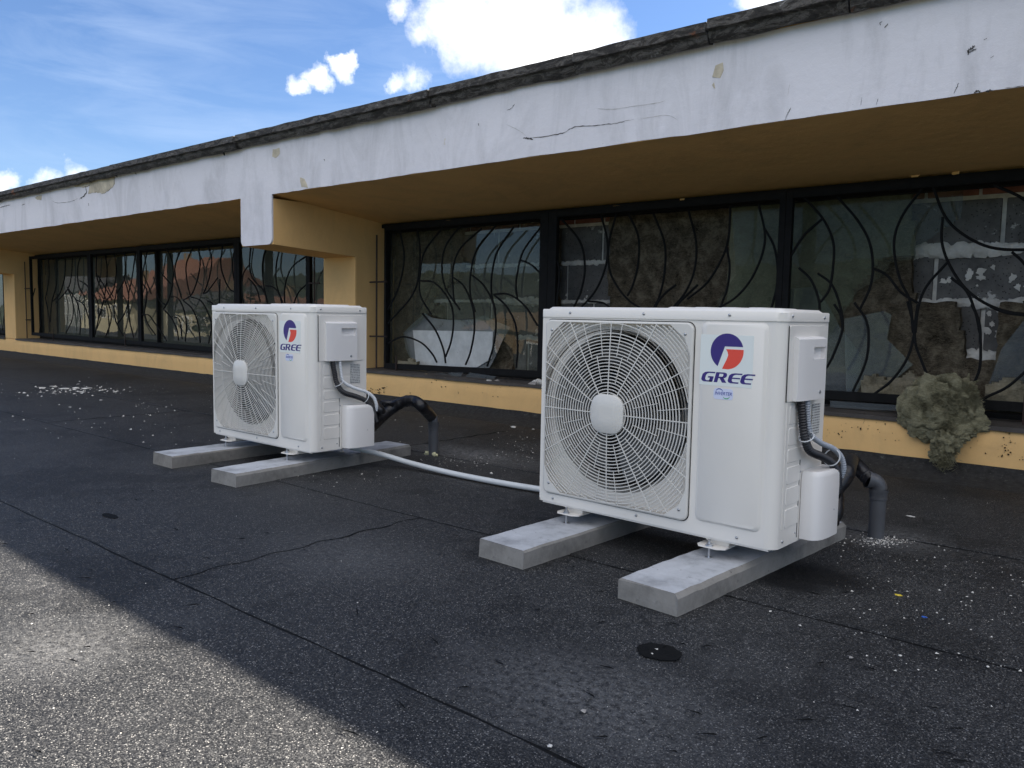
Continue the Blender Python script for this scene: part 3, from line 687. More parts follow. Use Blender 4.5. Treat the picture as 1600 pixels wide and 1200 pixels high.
# first pane of the right bay, with a bite broken out low in the middle
pxpane(Wi, [(604, 360), (843, 345), (846, 590), (806, 586), (800, 545), (757, 502), (735, 497), (712, 500), (690, 497), (668, 490), (655, 505), (632, 520), (642, 560), (650, 578), (604, 572)], YW+.03, GLASSL)
pxpane(Wi, [(630, 520), (642, 508), (664, 489), (676, 497), (705, 500), (738, 499), (757, 493), (775, 502), (798, 511), (786, 530), (773, 560), (763, 578), (646, 572), (634, 545)], YW+.060, SHARDP, 'broken_pane')
pxpane(Wi, [(664, 575), (690, 559), (714, 550), (718, 580)], YW+.05, SHARD, 'broken_pane', .15)
# second pane
pxpane(Wi, [(1143, 318), (1218, 312), (1214, 600), (1100, 600), (1085, 560), (1130, 520), (1120, 470), (1150, 430)], YW+.03, GLASSR)
# third: upper glass and two broken lower sheets
pxpane(Wi, [(1236, 310), (1506, 292), (1502, 340), (1430, 388), (1432, 404), (1392, 410), (1382, 430), (1340, 455), (1316, 492), (1300, 520), (1236, 520)], YW+.03, GLASSR)
pxpane(Wi, [(1228, 452), (1275, 448), (1290, 470), (1312, 510), (1346, 556), (1344, 590), (1330, 612), (1228, 608)], YW+.07, SHARD, 'broken_pane')
pxpane(Wi, [(1318, 498), (1380, 486), (1392, 492), (1385, 530), (1426, 570), (1390, 600), (1352, 588), (1340, 612), (1322, 612)], YW+.045, SHARD, 'broken_pane', .03)
pxpane(Wi, [(1600, 500), (1565, 545), (1545, 600), (1600, 640), (1680, 640), (1680, 470)], YW+.045, SHARD, 'broken_pane')
P0 = [aty(*q, YW+.05) for q in ((645, 516), (770, 518), (768, 560), (745, 574), (650, 570))]
mb = MB(); mb.prism([(p.x, p.z) for p in P0], 'y', YW+.050, YW+.058); mb.build('board', BOARD, Wi)

# blockwork behind the right-hand bay
bw = empty('block_wall', (0, -4.34, 0), parent=bld)
mb = MB(); mb.box((colR[3]-.3, YB+.014, .05), (colR[4], YB+.1, 1.6)); o = mb.build('mortar_bed', MORTAR, bw)
BH, BG = .262, .021; BL = .475
def block(x0, x1, z0, z1, k):
    m_ = MB(); x0 = max(x0, colR[3]-.2); j = lambda: random.uniform(-.004, .004)
    m_.box((x0, YB+j()*1.5, z0), (x1, YB+.02, z1)); o = m_.build('block', BLOCK, bw, bevel=.006); return o
offs = {0: -.93, 1: -.822, 2: -1.062, 3: -.757}
zt = {3: (1.150, 1.400), 2: (.868, 1.126), 1: (.585, .845), 0: (.30, .562)}
for row in range(4):
    z0, z1 = zt[row]
    k0 = -9
    for k in range(-10, 7):
        xa = offs[row]+k*(BL+BG); xb = xa+BL
        if xb < colR[3]-.1 or xa > colR[4]-.5: continue
        block(xa+BG*.5, xb+BG*.5, z0, z1, k)
for k in range(-18, 12):
    xa = -.6+k*.262
    if xa < colR[3]-.1 or xa > colR[4]-.5: continue
    m_ = MB(); m_.box((xa, YB+random.uniform(-.003, .004), 1.424), (xa+.245, YB+.02, 1.488)); m_.build('brick', BRICKM, bw, bevel=.004)
# squeezed-out mortar
mb = MB(); rnd = random.Random(5)
for row in range(1, 4):
    z = zt[row][0]-.011
    x = colR[3]-.1
    while x < 1.8:
        amp = .5+1.4*max(0, noise.noise(Vector((x*1.4, row*5, 0)))+.25)
        if -1.4 < x < -.2: amp *= 1.9
        blobmesh(mb, (x, YB-.002, z+rnd.uniform(-.008, .006)*amp), .012*amp+.006, (1.5, .6, 1.0), 2, .30, x*9, 0, 1.6); x += .018
for a, b, n in ((-.72, .70, 16), (-.9, .845, 16), (-.98, .97, 7), (-.80, 1.02, 5), (-.62, .95, 8), (-3.45, .9, 8)):
    for i in range(n):
        blobmesh(mb, (a+rnd.gauss(0, .10), YB-.001, b+rnd.gauss(0, .03)), rnd.uniform(.004, .020), (1.2, .16, rnd.uniform(.6, 1.6)), 2, .75, i*1.37, 0, 2.2)
tag(mb.build('mortar_squeeze', MORTAR, bw, smooth=True), kind='stuff')
# sheets of mineral wool between blocks and glass
def batt(pxs, y, th, mat, amp=.02, seed=0, cell=.025, jag=.02, label=None):
    P = [aty(a, b, y) for a, b in pxs]; xs_ = [p.x for p in P]; zs_ = [p.z for p in P]
    poly = [(p.x, p.z) for p in P]
    def inside(x, z):
        c = False; n = len(poly)
        for i in range(n):
            (xa, za), (xb, zb) = poly[i], poly[(i+1) % n]
            if (za > z) != (zb > z) and x < (xb-xa)*(z-za)/(zb-za)+xa: c = not c
        return c
    nx = int((max(xs_)-min(xs_))/cell)+2; nz = int((max(zs_)-min(zs_))/cell)+2; vid = {}; vs = []; fs = []
    def vtx(i, j):
        if (i, j) not in vid:
            x = min(xs_)+i*cell; z = min(zs_)+j*cell; q = Vector((x*6, z*6, seed))
            x2 = x+cell*.45*noise.noise(q*3); z2 = z+cell*.45*noise.noise(q*3+Vector((9, 9, 9)))
            yy = y-amp*noise.noise(q)-amp*.7*noise.noise(q*3.1)-amp*.3*noise.noise(q*9)
            vid[i, j] = len(vs); vs.append((x2, yy, z2))
        return vid[i, j]
    for i in range(nx):
        for j in range(nz):
            x = min(xs_)+(i+.5)*cell; z = min(zs_)+(j+.5)*cell; q = Vector((x*9, z*9, seed+5))
            if inside(x+jag*noise.noise(q), z+jag*noise.noise(q+Vector((4, 4, 4)))): fs.append((vtx(i, j), vtx(i+1, j), vtx(i+1, j+1), vtx(i, j+1)))
    mb = MB(); mb.add(vs, fs); bm_n = len(vs)
    # back and rim
    cnt = {}
    for f in fs:
        for a, b in zip(f, f[1:]+f[:1]): cnt[(a, b)] = 1
    rim = [(a, b) for (a, b) in cnt if (b, a) not in cnt]
    mb.v += [(v[0], v[1]+th, v[2]) for v in vs]; 
    for a, b in rim: mb.f.append((b, a, a+bm_n, b+bm_n)); mb.m.append(0)
    o = bpart(mb, 'wool_batt', mat, smooth=True); return o
batt([(955, 330), (1148, 305), (1152, 480), (1120, 600), (960, 600), (950, 440)], 4.80, .03, WOOLD, .022, 1)
batt([(1143, 300), (1420, 285), (1432, 400), (1390, 412), (1378, 440), (1340, 452), (1318, 490), (1236, 600), (1130, 620)], 4.785, .03, WOOLG, .008, 2)
batt([(1378, 404), (1430, 400), (1428, 470), (1500, 478), (1505, 560), (1560, 562), (1560, 478), (1700, 470), (1700, 660), (1236, 640), (1300, 500)], 4.76, .05, WOOLD, .03, 3)
batt([(600, 340), (720, 340), (722, 430), (670, 470), (690, 480), (600, 485), (596, 600), (640, 610), (660, 500), (800, 500), (800, 600), (850, 605), (846, 540), (846, 335), (870, 335), (874, 600), (596, 640)], 4.80, .04, WOOLD, .03, 4)
batt([(596, 440), (640, 455), (690, 480), (690, 600), (846, 600), (850, 610), (590, 610)], 4.79, .03, WOOLD, .02, 6)
batt([(606, 570), (640, 560), (680, 585), (660, 592), (612, 590)], 4.60, .03, WOOLB, .02, 7)
batt([(1343, 600), (1352, 588), (1368, 586), (1385, 592), (1420, 583), (1440, 600), (1445, 622), (1340, 618)], 4.66, .05, WOOLB, .03, 8, .014)
batt([(1540, 600), (1570, 590), (1600, 600), (1660, 592), (1660, 640), (1540, 635)], 4.66, .05, WOOLB, .03, 9, .014)
# dark room behind the other bays
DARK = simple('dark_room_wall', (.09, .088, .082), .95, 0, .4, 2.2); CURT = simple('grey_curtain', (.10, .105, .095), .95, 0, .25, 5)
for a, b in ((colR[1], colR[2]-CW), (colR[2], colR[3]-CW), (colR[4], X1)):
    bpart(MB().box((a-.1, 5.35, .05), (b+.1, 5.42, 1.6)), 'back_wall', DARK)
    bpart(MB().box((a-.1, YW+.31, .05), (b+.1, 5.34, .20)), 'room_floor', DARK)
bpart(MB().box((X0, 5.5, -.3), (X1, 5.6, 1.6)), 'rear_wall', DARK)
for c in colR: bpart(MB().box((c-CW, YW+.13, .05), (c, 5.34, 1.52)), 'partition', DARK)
mb = MB()
for k in range(46):
    x = -12.9+.03*k; y = YW+.16+.02*math.sin(k*1.1)+.01*math.sin(k*2.3)
    mb.add([(x, y, .3), (x, y, 1.45)], [])
mb.f = [(2*k, 2*k+2, 2*k+3, 2*k+1) for k in range(45)]; mb.m = [0]*45
bpart(mb, 'curtain', CURT, smooth=True)
# sill sheets
for a, b in ((colR[1], colR[2]-CW), (colR[2], colR[3]-CW), (colR[3], colR[4]-CW), (colR[4], X1)):
    mb = MB(); vs = []; fs = []; n = int((b-a)/.1)
    for i in range(n+1):
        x = a+.003+(b-a-.006)*i/n; w = noise.noise(Vector((x*3, 1, 1)))
        vs += [(x, YS-.013+.004*w, .247+.004*w), (x, YS-.014+.004*w, .268+.003*w), (x, YW-.004, .272)]
    for i in range(n):
        for k in range(2): fs.append((i*3+k, (i+1)*3+k, (i+1)*3+k+1, i*3+k+1))
    mb.add(vs, fs); bpart(mb, 'sill_sheet', SILLM)

# ================================================================== LOOSE THINGS ON THE SILL
def hanging_wool():
    root = empty('mineral_wool_clump', aty(1475, 640, 4.33)); tag(root, 'dirty olive mineral wool clump hanging out through the grille over the ochre band', 'insulation')
    o0 = root.location
    def L(px, py, y): return aty(px, py, y)-o0
    mb = MB()
    for k, (px, py, y, r, sq) in enumerate(((1463, 640, 4.315, .150, (1.08, .36, 1.02)), (1440, 640, 4.335, .110, (1.0, .42, 1.05)), (1494, 648, 4.335, .112, (1.05, .42, .85)), (1470, 610, 4.385, .125, (1.05, .42, .62)),
                             (1514, 664, 4.335, .070, (1.25, .42, .5)), (1508, 612, 4.43, .065, (.8, .7, .9)), (1500, 672, 4.31, .06, (1.1, .5, .8)), (1440, 668, 4.315, .06, (1.1, .5, .8)))):
        blobmesh(mb, L(px, py, y), r, sq, 5, .20, k+2, 0, 1.5)
    mb.v = [tuple(Vector(v)+Vector((.006*noise.noise(Vector(v)*22), .007*noise.noise(Vector(v)*18+Vector((5, 5, 5)))+.005*noise.noise(Vector(v)*95), .007*noise.noise(Vector(v)*22+Vector((9, 1, 1)))+.003*noise.noise(Vector(v)*110)))) for v in mb.v]
    mb.build('wool_flap', WOOLC, root, smooth=True)
    mb = MB()
    for k, (px, py, y, r, sq) in enumerate(((1480, 690, 4.28, .055, (1.1, .6, 1.3)), (1474, 708, 4.285, .046, (1, .6, 1.2)), (1492, 680, 4.29, .045, (1.2, .6, .9)), (1462, 712, 4.29, .03, (1, .6, 1.1)))):
        blobmesh(mb, L(px, py, y), r, sq, 5, .28, k+20, 0, 2.0)
    mb.build('wool_tail', WOOLC, root, smooth=True)
    for k, pts in enumerate((((1452, 612), (1447, 600), (1445, 578)), ((1505, 612), (1516, 602), (1530, 594)), ((1500, 612), (1510, 598), (1514, 584)))):
        P = crom([L(*pts[0], 4.38), L(*pts[1], 4.45), L(*pts[2], 4.52)], 6)
        mb = MB(); mb.tube(P, .02, 9, rfun=lambda i: max(.004, .022-.0016*i+.006*noise.noise(Vector((i*.9, k, 0)))))
        mb.build('wool_strand', WOOLC, root, smooth=True)
    # loose fibres
    rnd = random.Random(3); mb = MB()
    for i in range(18000):
        a = rnd.uniform(0, 6.283); e = rnd.random()**.4; tail = i % 4 == 0
        if tail: c = L(1478+rnd.gauss(0, 7), 697+rnd.gauss(0, 13), 4.262)
        else: c = L(1471+62*e*math.cos(a), 636+46*e*math.sin(a), 4.258+.07*e*e)
        d = Vector((rnd.uniform(-1, 1), rnd.uniform(-.7, .1), rnd.uniform(-1, 1))).normalized()*rnd.uniform(.006, .028); s = Vector((rnd.uniform(-1, 1), -.2, rnd.uniform(-1, 1))).normalized()*rnd.uniform(.0003, .0009)
        q = d.cross(s).normalized()*rnd.uniform(0, .006)
        mb.add([c-d-s*.3, c-d+s*.3, c+q+s, c+d], [(0, 1, 2, 3)])
    tag(mb.build('wool_fibre', WOOLC, root), kind='stuff')
hanging_wool()
def loose(name, label, cat, mat, px, py, y, r, sq, seed, group=None, z=None, sub=2, amp=.35):
    P = aty(px, py, y) if z is None else atz(px, py, z)
    mb = MB(); blobmesh(mb, (0, 0, 0), r, sq, sub, amp, seed)
    return tag(mb.build(name, mat, loc=P), label, cat, group)
loose('rubble_stone', 'pale pointed rubble stone on the sill, left of the crumbly heap', 'stone', CHIP, 764, 596, 4.36, .022, (1.3, 1, .6), 1)
loose('rubble_stone', 'grey white stone on the sill below the steel rail', 'stone', STONE, 778, 597, 4.40, .024, (1.4, 1, .6), 2)
loose('rubble_stone', 'grey broken stone on the sill against the front unit, lower one', 'stone', STONE, 834, 602, 4.37, .030, (1.2, 1, .8), 3)
loose('rubble_stone', 'pale stone heaped on the sill against the front unit', 'stone', CHIP, 840, 597, 4.40, .028, (1.3, 1, .8), 4)
loose('rubble_stone', 'small grey stone at the heap edge on the sill', 'stone', STONE, 826, 603, 4.36, .018, (1.2, 1, .8), 5)
loose('brick_fragment', 'pink brick lump by the foot of the far left column', 'rubble', PINKB, 15, 543, 4.25, .06, (1.2, .8, .8), 6, z=.04)
loose('wool_tuft', 'small beige tuft of wool on the sill below the steel rail', 'insulation', WOOLB, 667, 588, 4.42, .04, (1.8, 1, .5), 8, amp=.6)
def shard_on(name, label, pxs, y, z, tilt=0.02, mat=SHARD):
    P = [aty(a, b, y) for a, b in pxs]; c = sum(P, Vector())/len(P)
    mb = MB(); L = [(p.x-c.x, (p.z-c.z)) for p in P]; mb.add([(q[0], 0, q[1]) for q in L], [tuple(range(len(L)))])
    o = mb.build(name, mat, loc=c)
    if o.data.polygons[0].normal.y > 0: o.data.flip_normals(); o.rotation_euler = (tilt, 0, 0); return tag(o, label, 'glass shard')
shard_on('glass_shard', 'curved blue grey glass shard lying on the sill left of the pointed one', [(672, 588), (690, 583), (712, 588), (722, 592), (705, 595), (684, 592)], 4.47, 0)
shard_on('glass_shard', 'pointed pale glass shard hanging over the sill edge', [(700, 582), (724, 582), (716, 593), (714, 594), (711, 592)], 4.44, 0)
shard_on('glass_shard', 'long blue glass strip on the sill beside the pointed shard', [(724, 592), (734, 582), (775, 588), (768, 597), (740, 595)], 4.47, 0)
shard_on('glass_shard', 'long flat glass strip under the steel rail right of the front unit', [(1297, 626), (1415, 634), (1420, 642), (1370, 641), (1297, 636)], 4.47, 0)

# ================================================================== CONCRETE KERB BASES
K = 1.075
def kerb(x, y, rot, label, mat, seed, cham=.006):
    w, l, h = .1718*K, .9828*K, .0531*K; rnd = random.Random(seed)
    c = rnd.uniform(.003, .006)
    prof = [(0, 0), (0, h-c), (c, h), (w-cham, h), (w, h-cham), (w, 0)]
    mb = MB(); n = 26; vs = []; fs = []
    for i in range(n+1):
        yy = l*i/n
        for q in prof:
            jx = .0022*noise.noise(Vector((yy*20, q[0]*30+q[1]*20, seed))); jz = .0022*noise.noise(Vector((yy*31, q[0]*25, seed+4))) if q[1] > .01 else 0
            e = .010*(1 if i in (0, n) and q[1] > h*.9 else 0)*(.4)
            vs.append((q[0]+jx, yy+(e if i == 0 else (-e if i == n else 0)), q[1]+jz))
    m6 = len(prof)
    for i in range(n):
        for k in range(m6): fs.append((i*m6+k, (i+1)*m6+k, (i+1)*m6+(k+1) % m6, i*m6+(k+1) % m6))
    fs += [tuple(range(m6)), tuple(n*m6+k for k in range(m6-1, -1, -1))]
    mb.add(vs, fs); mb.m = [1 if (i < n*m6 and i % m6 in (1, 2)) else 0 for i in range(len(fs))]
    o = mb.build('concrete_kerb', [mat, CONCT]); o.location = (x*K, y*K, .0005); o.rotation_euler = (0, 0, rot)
    return tag(o, label, 'concrete kerb', 'concrete kerbs laid flat as bases for the outdoor units')
kerb(-1.517, 1.677, -.0395, 'pitted grey kerb under the fan end of the nearer outdoor unit', CONC1, 1)
kerb(-1.0331, 1.6597, -.0749, 'nearest grey kerb, under the logo end of the nearer outdoor unit', CONC1, 2, .012)
kerb(-3.5214, 1.6947, .0081, 'leftmost grey kerb, under the fan end of the farther outdoor unit', CONC2, 3)
kerb(-2.9886, 1.6754, .0556, 'long kerb under the logo end of the farther outdoor unit, grey hose draped over it', CONC1, 4, .010)

# ================================================================== OUTDOOR UNIT
UW, UD, UH = .848, .304, .635; Z0 = .1155
def holed(outer, holes, y, mb):
    bm = bmesh.new(); es = []
    for loop in [outer]+holes:
        vs = [bm.verts.new((q[0], y, q[1])) for q in loop]
        for i in range(len(vs)): es.append(bm.edges.new((vs[i], vs[(i+1) % len(vs)])))
    bmesh.ops.triangle_fill(bm, use_beauty=True, use_dissolve=False, edges=es)
    bm.verts.index_update(); mb.add([v.co[:] for v in bm.verts], [tuple(v.index for v in f.verts) for f in bm.faces]); bm.free()
def circ(cx, cz, r, n=48): return [(cx+r*math.cos(2*math.pi*k/n), cz+r*math.sin(2*math.pi*k/n)) for k in range(n)]
def scr(parent, P, ax, r=.0048):
    mb = MB(); P = Vector(P); d = Vector(ax)
    mb.tube([P, P+d*.0018, P+d*.0034], r, 9, rfun=lambda i: (r, r*.9, r*.45)[i]); mb.build('screw', SCREW, parent, smooth=True)
def pad(mb, loop, axis, a, b, ins):
    cx = sum(q[0] for q in loop)/len(loop); cz = sum(q[1] for q in loop)/len(loop)
    x0 = min(q[0] for q in loop); x1 = max(q[0] for q in loop); z0 = min(q[1] for q in loop); z1 = max(q[1] for q in loop)
    l2 = [(cx+(q[0]-cx)*(1-2*ins/(x1-x0)), cz+(q[1]-cz)*(1-2*ins/(z1-z0))) for q in loop]
    mb.prism(loop, axis, a, b, loop2=l2)
def build_unit():
    u = empty('outdoor_unit', (0, 0, 0)); rc = .031
    HC = (.289, .328); HR = .262
    # casing -------------------------------------------------------
    mb = MB(); fx = UW-rc
    OPN = [(.2985+sx*.274*a, .3275+sz*.2885*b) for sx, sz, o in ((1, 1, 0), (-1, 1, 1), (-1, -1, 0), (1, -1, 1)) for a, b in ([(1, .70), (.93, .84), (.75, 1)] if o == 0 else [(.75, 1), (.93, .84), (1, .70)])]
    holed([(.006, 0), (.0, .012), (0, UH), (fx, UH), (fx, 0)], [OPN], 0, mb)
    holed(OPN, [circ(.293, .331, .262)], .034, mb)
    nO = len(OPN); mb.add([(q[0], y_, q[1]) for y_ in (0, .034) for q in OPN], [(i, (i+1) % nO, nO+(i+1) % nO, nO+i) for i in range(nO)])
    arc = [(fx+rc*math.sin(a), rc-rc*math.cos(a)) for a in [math.pi/2*k/8 for k in range(9)]]
    path = arc+[(UW, .045)]; foot = [(0, 0), (UW, UD)]
    def wall(P, z0, z1):
        n = len(P); mb.add([(q[0], q[1], z) for z in (z0, z1) for q in P], [(i, i+1, n+i+1, n+i) for i in range(n-1)])
    wall([(fx, 0)]+arc[1:]+[(UW, UD), (0, UD), (0, 0.0)], .0, UH)
    mb.add([(0, 0, .0), (fx, 0, .0), (UW, rc, 0), (UW, UD, .0), (0, UD, .0)], [(0, 1, 2, 3, 4)])
    mb.add([(0, 0, UH), (fx, 0, UH), (UW, rc, UH), (UW, UD, UH), (0, UD, UH)], [(0, 1, 2, 3, 4)])
    # embossed front panel on the right
    pad(mb, rrect(.600, .041, .806, .627, .020), 'y', .001, -.0075, .009)
    # vertical bead near the corner and side embossing
    pad(mb, rrect(UW*0+.036, .05, .043, .615, .003, 3), 'x', UW-.001, UW+.0018, .001)
    for a, b in ((.345, .397), (.285, .337), (.236, .277)): pad(mb, rrect(.056, a, .262, b, .005, 3), 'x', UW-.001, UW+.0016, .0022)
    for a, b in ((.176, .226), (.116, .167), (.052, .107)): pad(mb, rrect(.056, a, .146, b, .005, 3), 'x', UW-.001, UW+.0016, .0022)
    pad(mb, rrect(.028, .408, .286, .620, .008, 3), 'x', UW-.001, UW+.003, .002)
    mb.build('casing', CASE, u, smooth=True)
    # base pan lip
    mb = MB(); mb.box((.012, .004, -.006), (UW-.02, UD-.004, .0)); mb.build('base_pan', CASE, u)
    # lid ------------------------------------------------------------
    def outl(o, r1, r2):
        L = []
        for (cx, cy, a0, r) in ((-o+r2, -o+r2, 180, r2), (UW+o-r1, -o+r1, 270, r1), (UW+o-r2, UD+o-r2, 0, r2), (-o+r2, UD+o-r2, 90, r2)):
            for k in range(7): a = math.radians(a0+90*k/6); L.append((cx+r*math.cos(a), cy+r*math.sin(a)))
        return L
    mb = MB(); A = outl(.0035, .034, .010); n = len(A); Bq = outl(.0015, .034, .010); Cq = outl(-.012, .026, .008); D = outl(-.020, .020, .008)
    vs = [(*q, .6300) for q in A]+[(*q, .6315) for q in A]+[(*q, .6535) for q in A]+[(*q, .6565) for q in Bq]+[(*q, .6565) for q in Cq]+[(*q, .6640) for q in D]
    fs = [(k*n+i, k*n+(i+1) % n, (k+1)*n+(i+1) % n, (k+1)*n+i) for k in range(5) for i in range(n)]+[tuple(5*n+i for i in range(n))]
    mb.add(vs, fs)
    for k in range(4): pad(mb, rrect(.46+.085*k, .03, .52+.085*k, .27, .012, 3), 'z', .6638, .6675, .008)
    lid = mb.build('lid', CASE, u, smooth=True)
    for P, ax in (((.119, -.0035, .645), (0, -1, 0)), ((.404, -.0035, .645), (0, -1, 0)), ((.688, -.0035, .645), (0, -1, 0)), ((UW+.0035, .040, .645), (1, 0, 0)), ((UW+.0035, .262, .642), (1, 0, 0))): scr(lid, P, ax)
    # fan guard -------------------------------------------------------
    gcx, gcz = .2985, .3275; hx, hz = .2725, .2870; dx, dz = .070, .088
    X0_, X1_, Z0_, Z1_ = .020, .5785, .0335, .6215
    op = [(gcx+hx-dx, gcz-hz), (gcx+hx-dx*.28, gcz-hz+dz*.45), (gcx+hx, gcz-hz+dz), (gcx+hx, gcz+hz-dz), (gcx+hx-dx*.28, gcz+hz-dz*.45), (gcx+hx-dx, gcz+hz),
          (gcx-hx+dx, gcz+hz), (gcx-hx+dx*.28, gcz+hz-dz*.45), (gcx-hx, gcz+hz-dz), (gcx-hx, gcz-hz+dz), (gcx-hx+dx*.28, gcz-hz+dz*.45), (gcx-hx+dx, gcz-hz)]
    mb = MB(); o1 = rrect(X0_, Z0_, X1_, Z1_, .022, 5); ins = .005
    o2 = rrect(X0_+ins, Z0_+ins, X1_-ins, Z1_-ins, .018, 5)
    n = len(o1); mb.add([(q[0], .001, q[1]) for q in o1]+[(q[0], -.0065, q[1]) for q in o1]+[(q[0], -.0095, q[1]) for q in o2], [(k*n+i, k*n+(i+1) % n, (k+1)*n+(i+1) % n, (k+1)*n+i) for k in range(2) for i in range(n)])
    holed(o2, [op], -.0095, mb); n = len(op)
    mb.add([(q[0], -.0095, q[1]) for q in op]+[(q[0], .004, q[1]) for q in op], [(i, (i+1) % n, n+(i+1) % n, n+i) for i in range(n)])
    gd = mb.build('fan_guard', GUARD, u, smooth=True)
    # flat dark ring painting the shade of the groove round the guard
    mb = MB(); og = rrect(X0_-.003, Z0_-.003, X1_+.003, Z1_+.003, .024, 5); n = len(o1)
    mb.add([(q[0], -.0006, q[1]) for q in og]+[(q[0], -.0006, q[1]) for q in o1], [(i, (i+1) % n, n+(i+1) % n, n+i) for i in range(n)]); mb.build('guard_groove_shade', INNER, u)
    def inop(x, z):
        n = len(op); c = False
        for i in range(n):
            (xa, za), (xb, zb) = op[i], op[(i+1) % n]
            if (za > z) != (zb > z) and x < (xb-xa)*(z-za)/(zb-za)+xa: c = not c
        return c
    cx, cz = .289, .328
    def gy(r): return -.0085-.010*max(0, 1-(r/.30)**2)
    mb = MB(); r = .068
    def arcbar(pts, w, d):
        vs = []; n = len(pts)
        for (x, z, r_) in pts:
            q = Vector((x-cx, 0, z-cz)).normalized(); y = gy(r_)
            vs += [(x-q.x*w, y, z-q.z*w), (x+q.x*w, y, z+q.z*w), (x+q.x*w, y+d, z+q.z*w), (x-q.x*w, y+d, z-q.z*w)]
        mb.add(vs, [(i*4+k, (i+1)*4+k, (i+1)*4+(k+1) % 4, i*4+(k+1) % 4) for i in range(n-1) for k in range(4)])
    while r < .36:
        N = 120; run = []
        for k in range(2*N+1):
            a = 2*math.pi*k/N; x = cx+r*math.cos(a); z = cz+r*math.sin(a)
            if inop(x, z): run.append((x, z, r))
            else:
                if len(run) > 1 and k > 0: arcbar(run, .00140, .0030)
                run = []
            if k >= N and (not run or len(run) > N): break
        if len(run) > N: arcbar(run[:N+1], .00140, .0030)
        r += .0104
    tag(mb.build('guard_rings', GUARD, gd, smooth=True), kind='stuff')
    def spoke(a, r0, r1, w, name, p=None):
        m_ = MB() if p is None else p; d = Vector((math.cos(a), 0, math.sin(a))); s = Vector((-d.z, 0, d.x)); vs = []; n = 7
        rr = r1
        while rr > r0 and not inop(cx+d.x*rr, cz+d.z*rr): rr -= .002
        if rr <= r0+.01: return
        for k in range(n):
            q = r0+(rr+.003-r0)*k/(n-1); y = gy(q)-.0012
            P = Vector((cx, 0, cz))+d*q
            vs += [(P.x-s.x*w, y, P.z-s.z*w), (P.x+s.x*w, y, P.z+s.z*w), (P.x+s.x*w, y+.0020, P.z+s.z*w), (P.x-s.x*w, y+.0020, P.z-s.z*w)]
        m_.add(vs, [(i*4+k, (i+1)*4+k, (i+1)*4+(k+1) % 4, i*4+(k+1) % 4) for i in range(n-1) for k in range(4)]+[(0, 1, 2, 3), ((n-1)*4+3, (n-1)*4+2, (n-1)*4+1, (n-1)*4)])
        if p is None: m_.build(name, GUARD, gd)
    mm = MB()
    for k in range(12):
        a = math.radians(90+30*k); spoke(a, .055, .36, .0015, 'spoke')
        spoke(a+math.radians(15), .100, .185, .0009, '', mm)
        for q in (8.5, 21.5): spoke(a+math.radians(q), .185, .36, .0009, '', mm)
    tag(mm.build('guard_ribs', GUARD, gd), kind='stuff')
    # hub cap: a rounded square
    mb = MB(); N = 40; vs = []
    for r_, y in ((.062, -.014), (.062, -.0225), (.058, -.0255), (.02, -.0265)):
        for k in range(N):
            a = 2*math.pi*k/N; e = (abs(math.cos(a))**3.2+abs(math.sin(a))**3.2)**(-1/3.2)
            vs.append((cx+r_*e*math.cos(a), y, cz+r_*e*math.sin(a)))
    mb.add(vs, [(j*N+i, j*N+(i+1) % N, (j+1)*N+(i+1) % N, (j+1)*N+i) for j in range(3) for i in range(N)]+[tuple(3*N+i for i in range(N))])
    mb.build('hub_cap', GUARD, gd, smooth=True)
    for P in ((X0_+.028, -.0095, Z0_+.035), (X1_-.026, -.0095, Z0_+.032), (X0_+.028, -.0095, Z1_-.034), (X1_-.026, -.0095, Z1_-.034)): scr(gd, P, (0, -1, 0), .005)
    # shroud, fan, coil behind the guard
    mb = MB(); N = 48; vs = []
    for r_, y in ((.262, .0342), (.256, .038), (.250, .050), (.246, .085)):
        vs += [(.293+r_*math.cos(2*math.pi*k/N), y, .331+r_*math.sin(2*math.pi*k/N)) for k in range(N)]
    mb.add(vs, [(j*N+i, j*N+(i+1) % N, (j+1)*N+(i+1) % N, (j+1)*N+i) for j in range(3) for i in range(N)])
    mb.build('fan_shroud', SHROUD, u, smooth=True)
    fan = MB(); fan.tube([(cx, .045, cz), (cx, .055, cz), (cx, .12, cz)], .06, 24, rfun=lambda i: (.05, .06, .06)[i])
    fo = fan.build('fan', BLADE, u, smooth=True)
    for b in range(3):
        m_ = MB(); vs = []; na, nr = 9, 7
        for i in range(nr):
            for j in range(na):
                q = i/(nr-1); rr = .055+.170*q; a = math.radians(120*b+20+ (j/(na-1))*(62+34*q)+18*q); y = .060+.055*(j/(na-1))-.01*q
                vs.append((cx+rr*math.cos(a), y, cz+rr*math.sin(a)))
        m_.add(vs, [(i*na+j, i*na+j+1, (i+1)*na+j+1, (i+1)*na+j) for i in range(nr-1) for j in range(na-1)]); m_.build('fan_blade', BLADE, fo, smooth=True)
    mb = MB(); mb.box((.02, .23, .02), (.58, .245, UH-.02)); mb.build('coil', COIL, u)
    mb = MB(); mb.box((.585, .01, .01), (.59, UD-.01, UH-.01)); mb.build('divider', INNER, u)
    # bottom screws and slots
    for P in ((.060, 0, .015), (.397, 0, .018), (.736, 0, .016)): scr(u, P, (0, -1, 0))
    scr(u, (UW, .048, .018), (1, 0, 0)); scr(u, (UW, .132, .028), (1, 0, 0), .003); scr(u, (UW, .15, .203), (1, 0, 0), .003)
    mb = MB(); mb.box((UW-.001, .143, .012), (UW+.0012, .1455, .25)); mb.build('panel_slot', INNER, u)
    # terminal cover on the side -----------------------------------------
    def prof(y0, y1, d, n=8, flat=.35):
        L = [(y0, 0)]
        for k in range(n+1):
            q = k/n; L.append((y0+(y1-y0)*q, d*(1-flat*(1-q)**3.0) if k else d*.55))
        return L+[(y1, 0)]
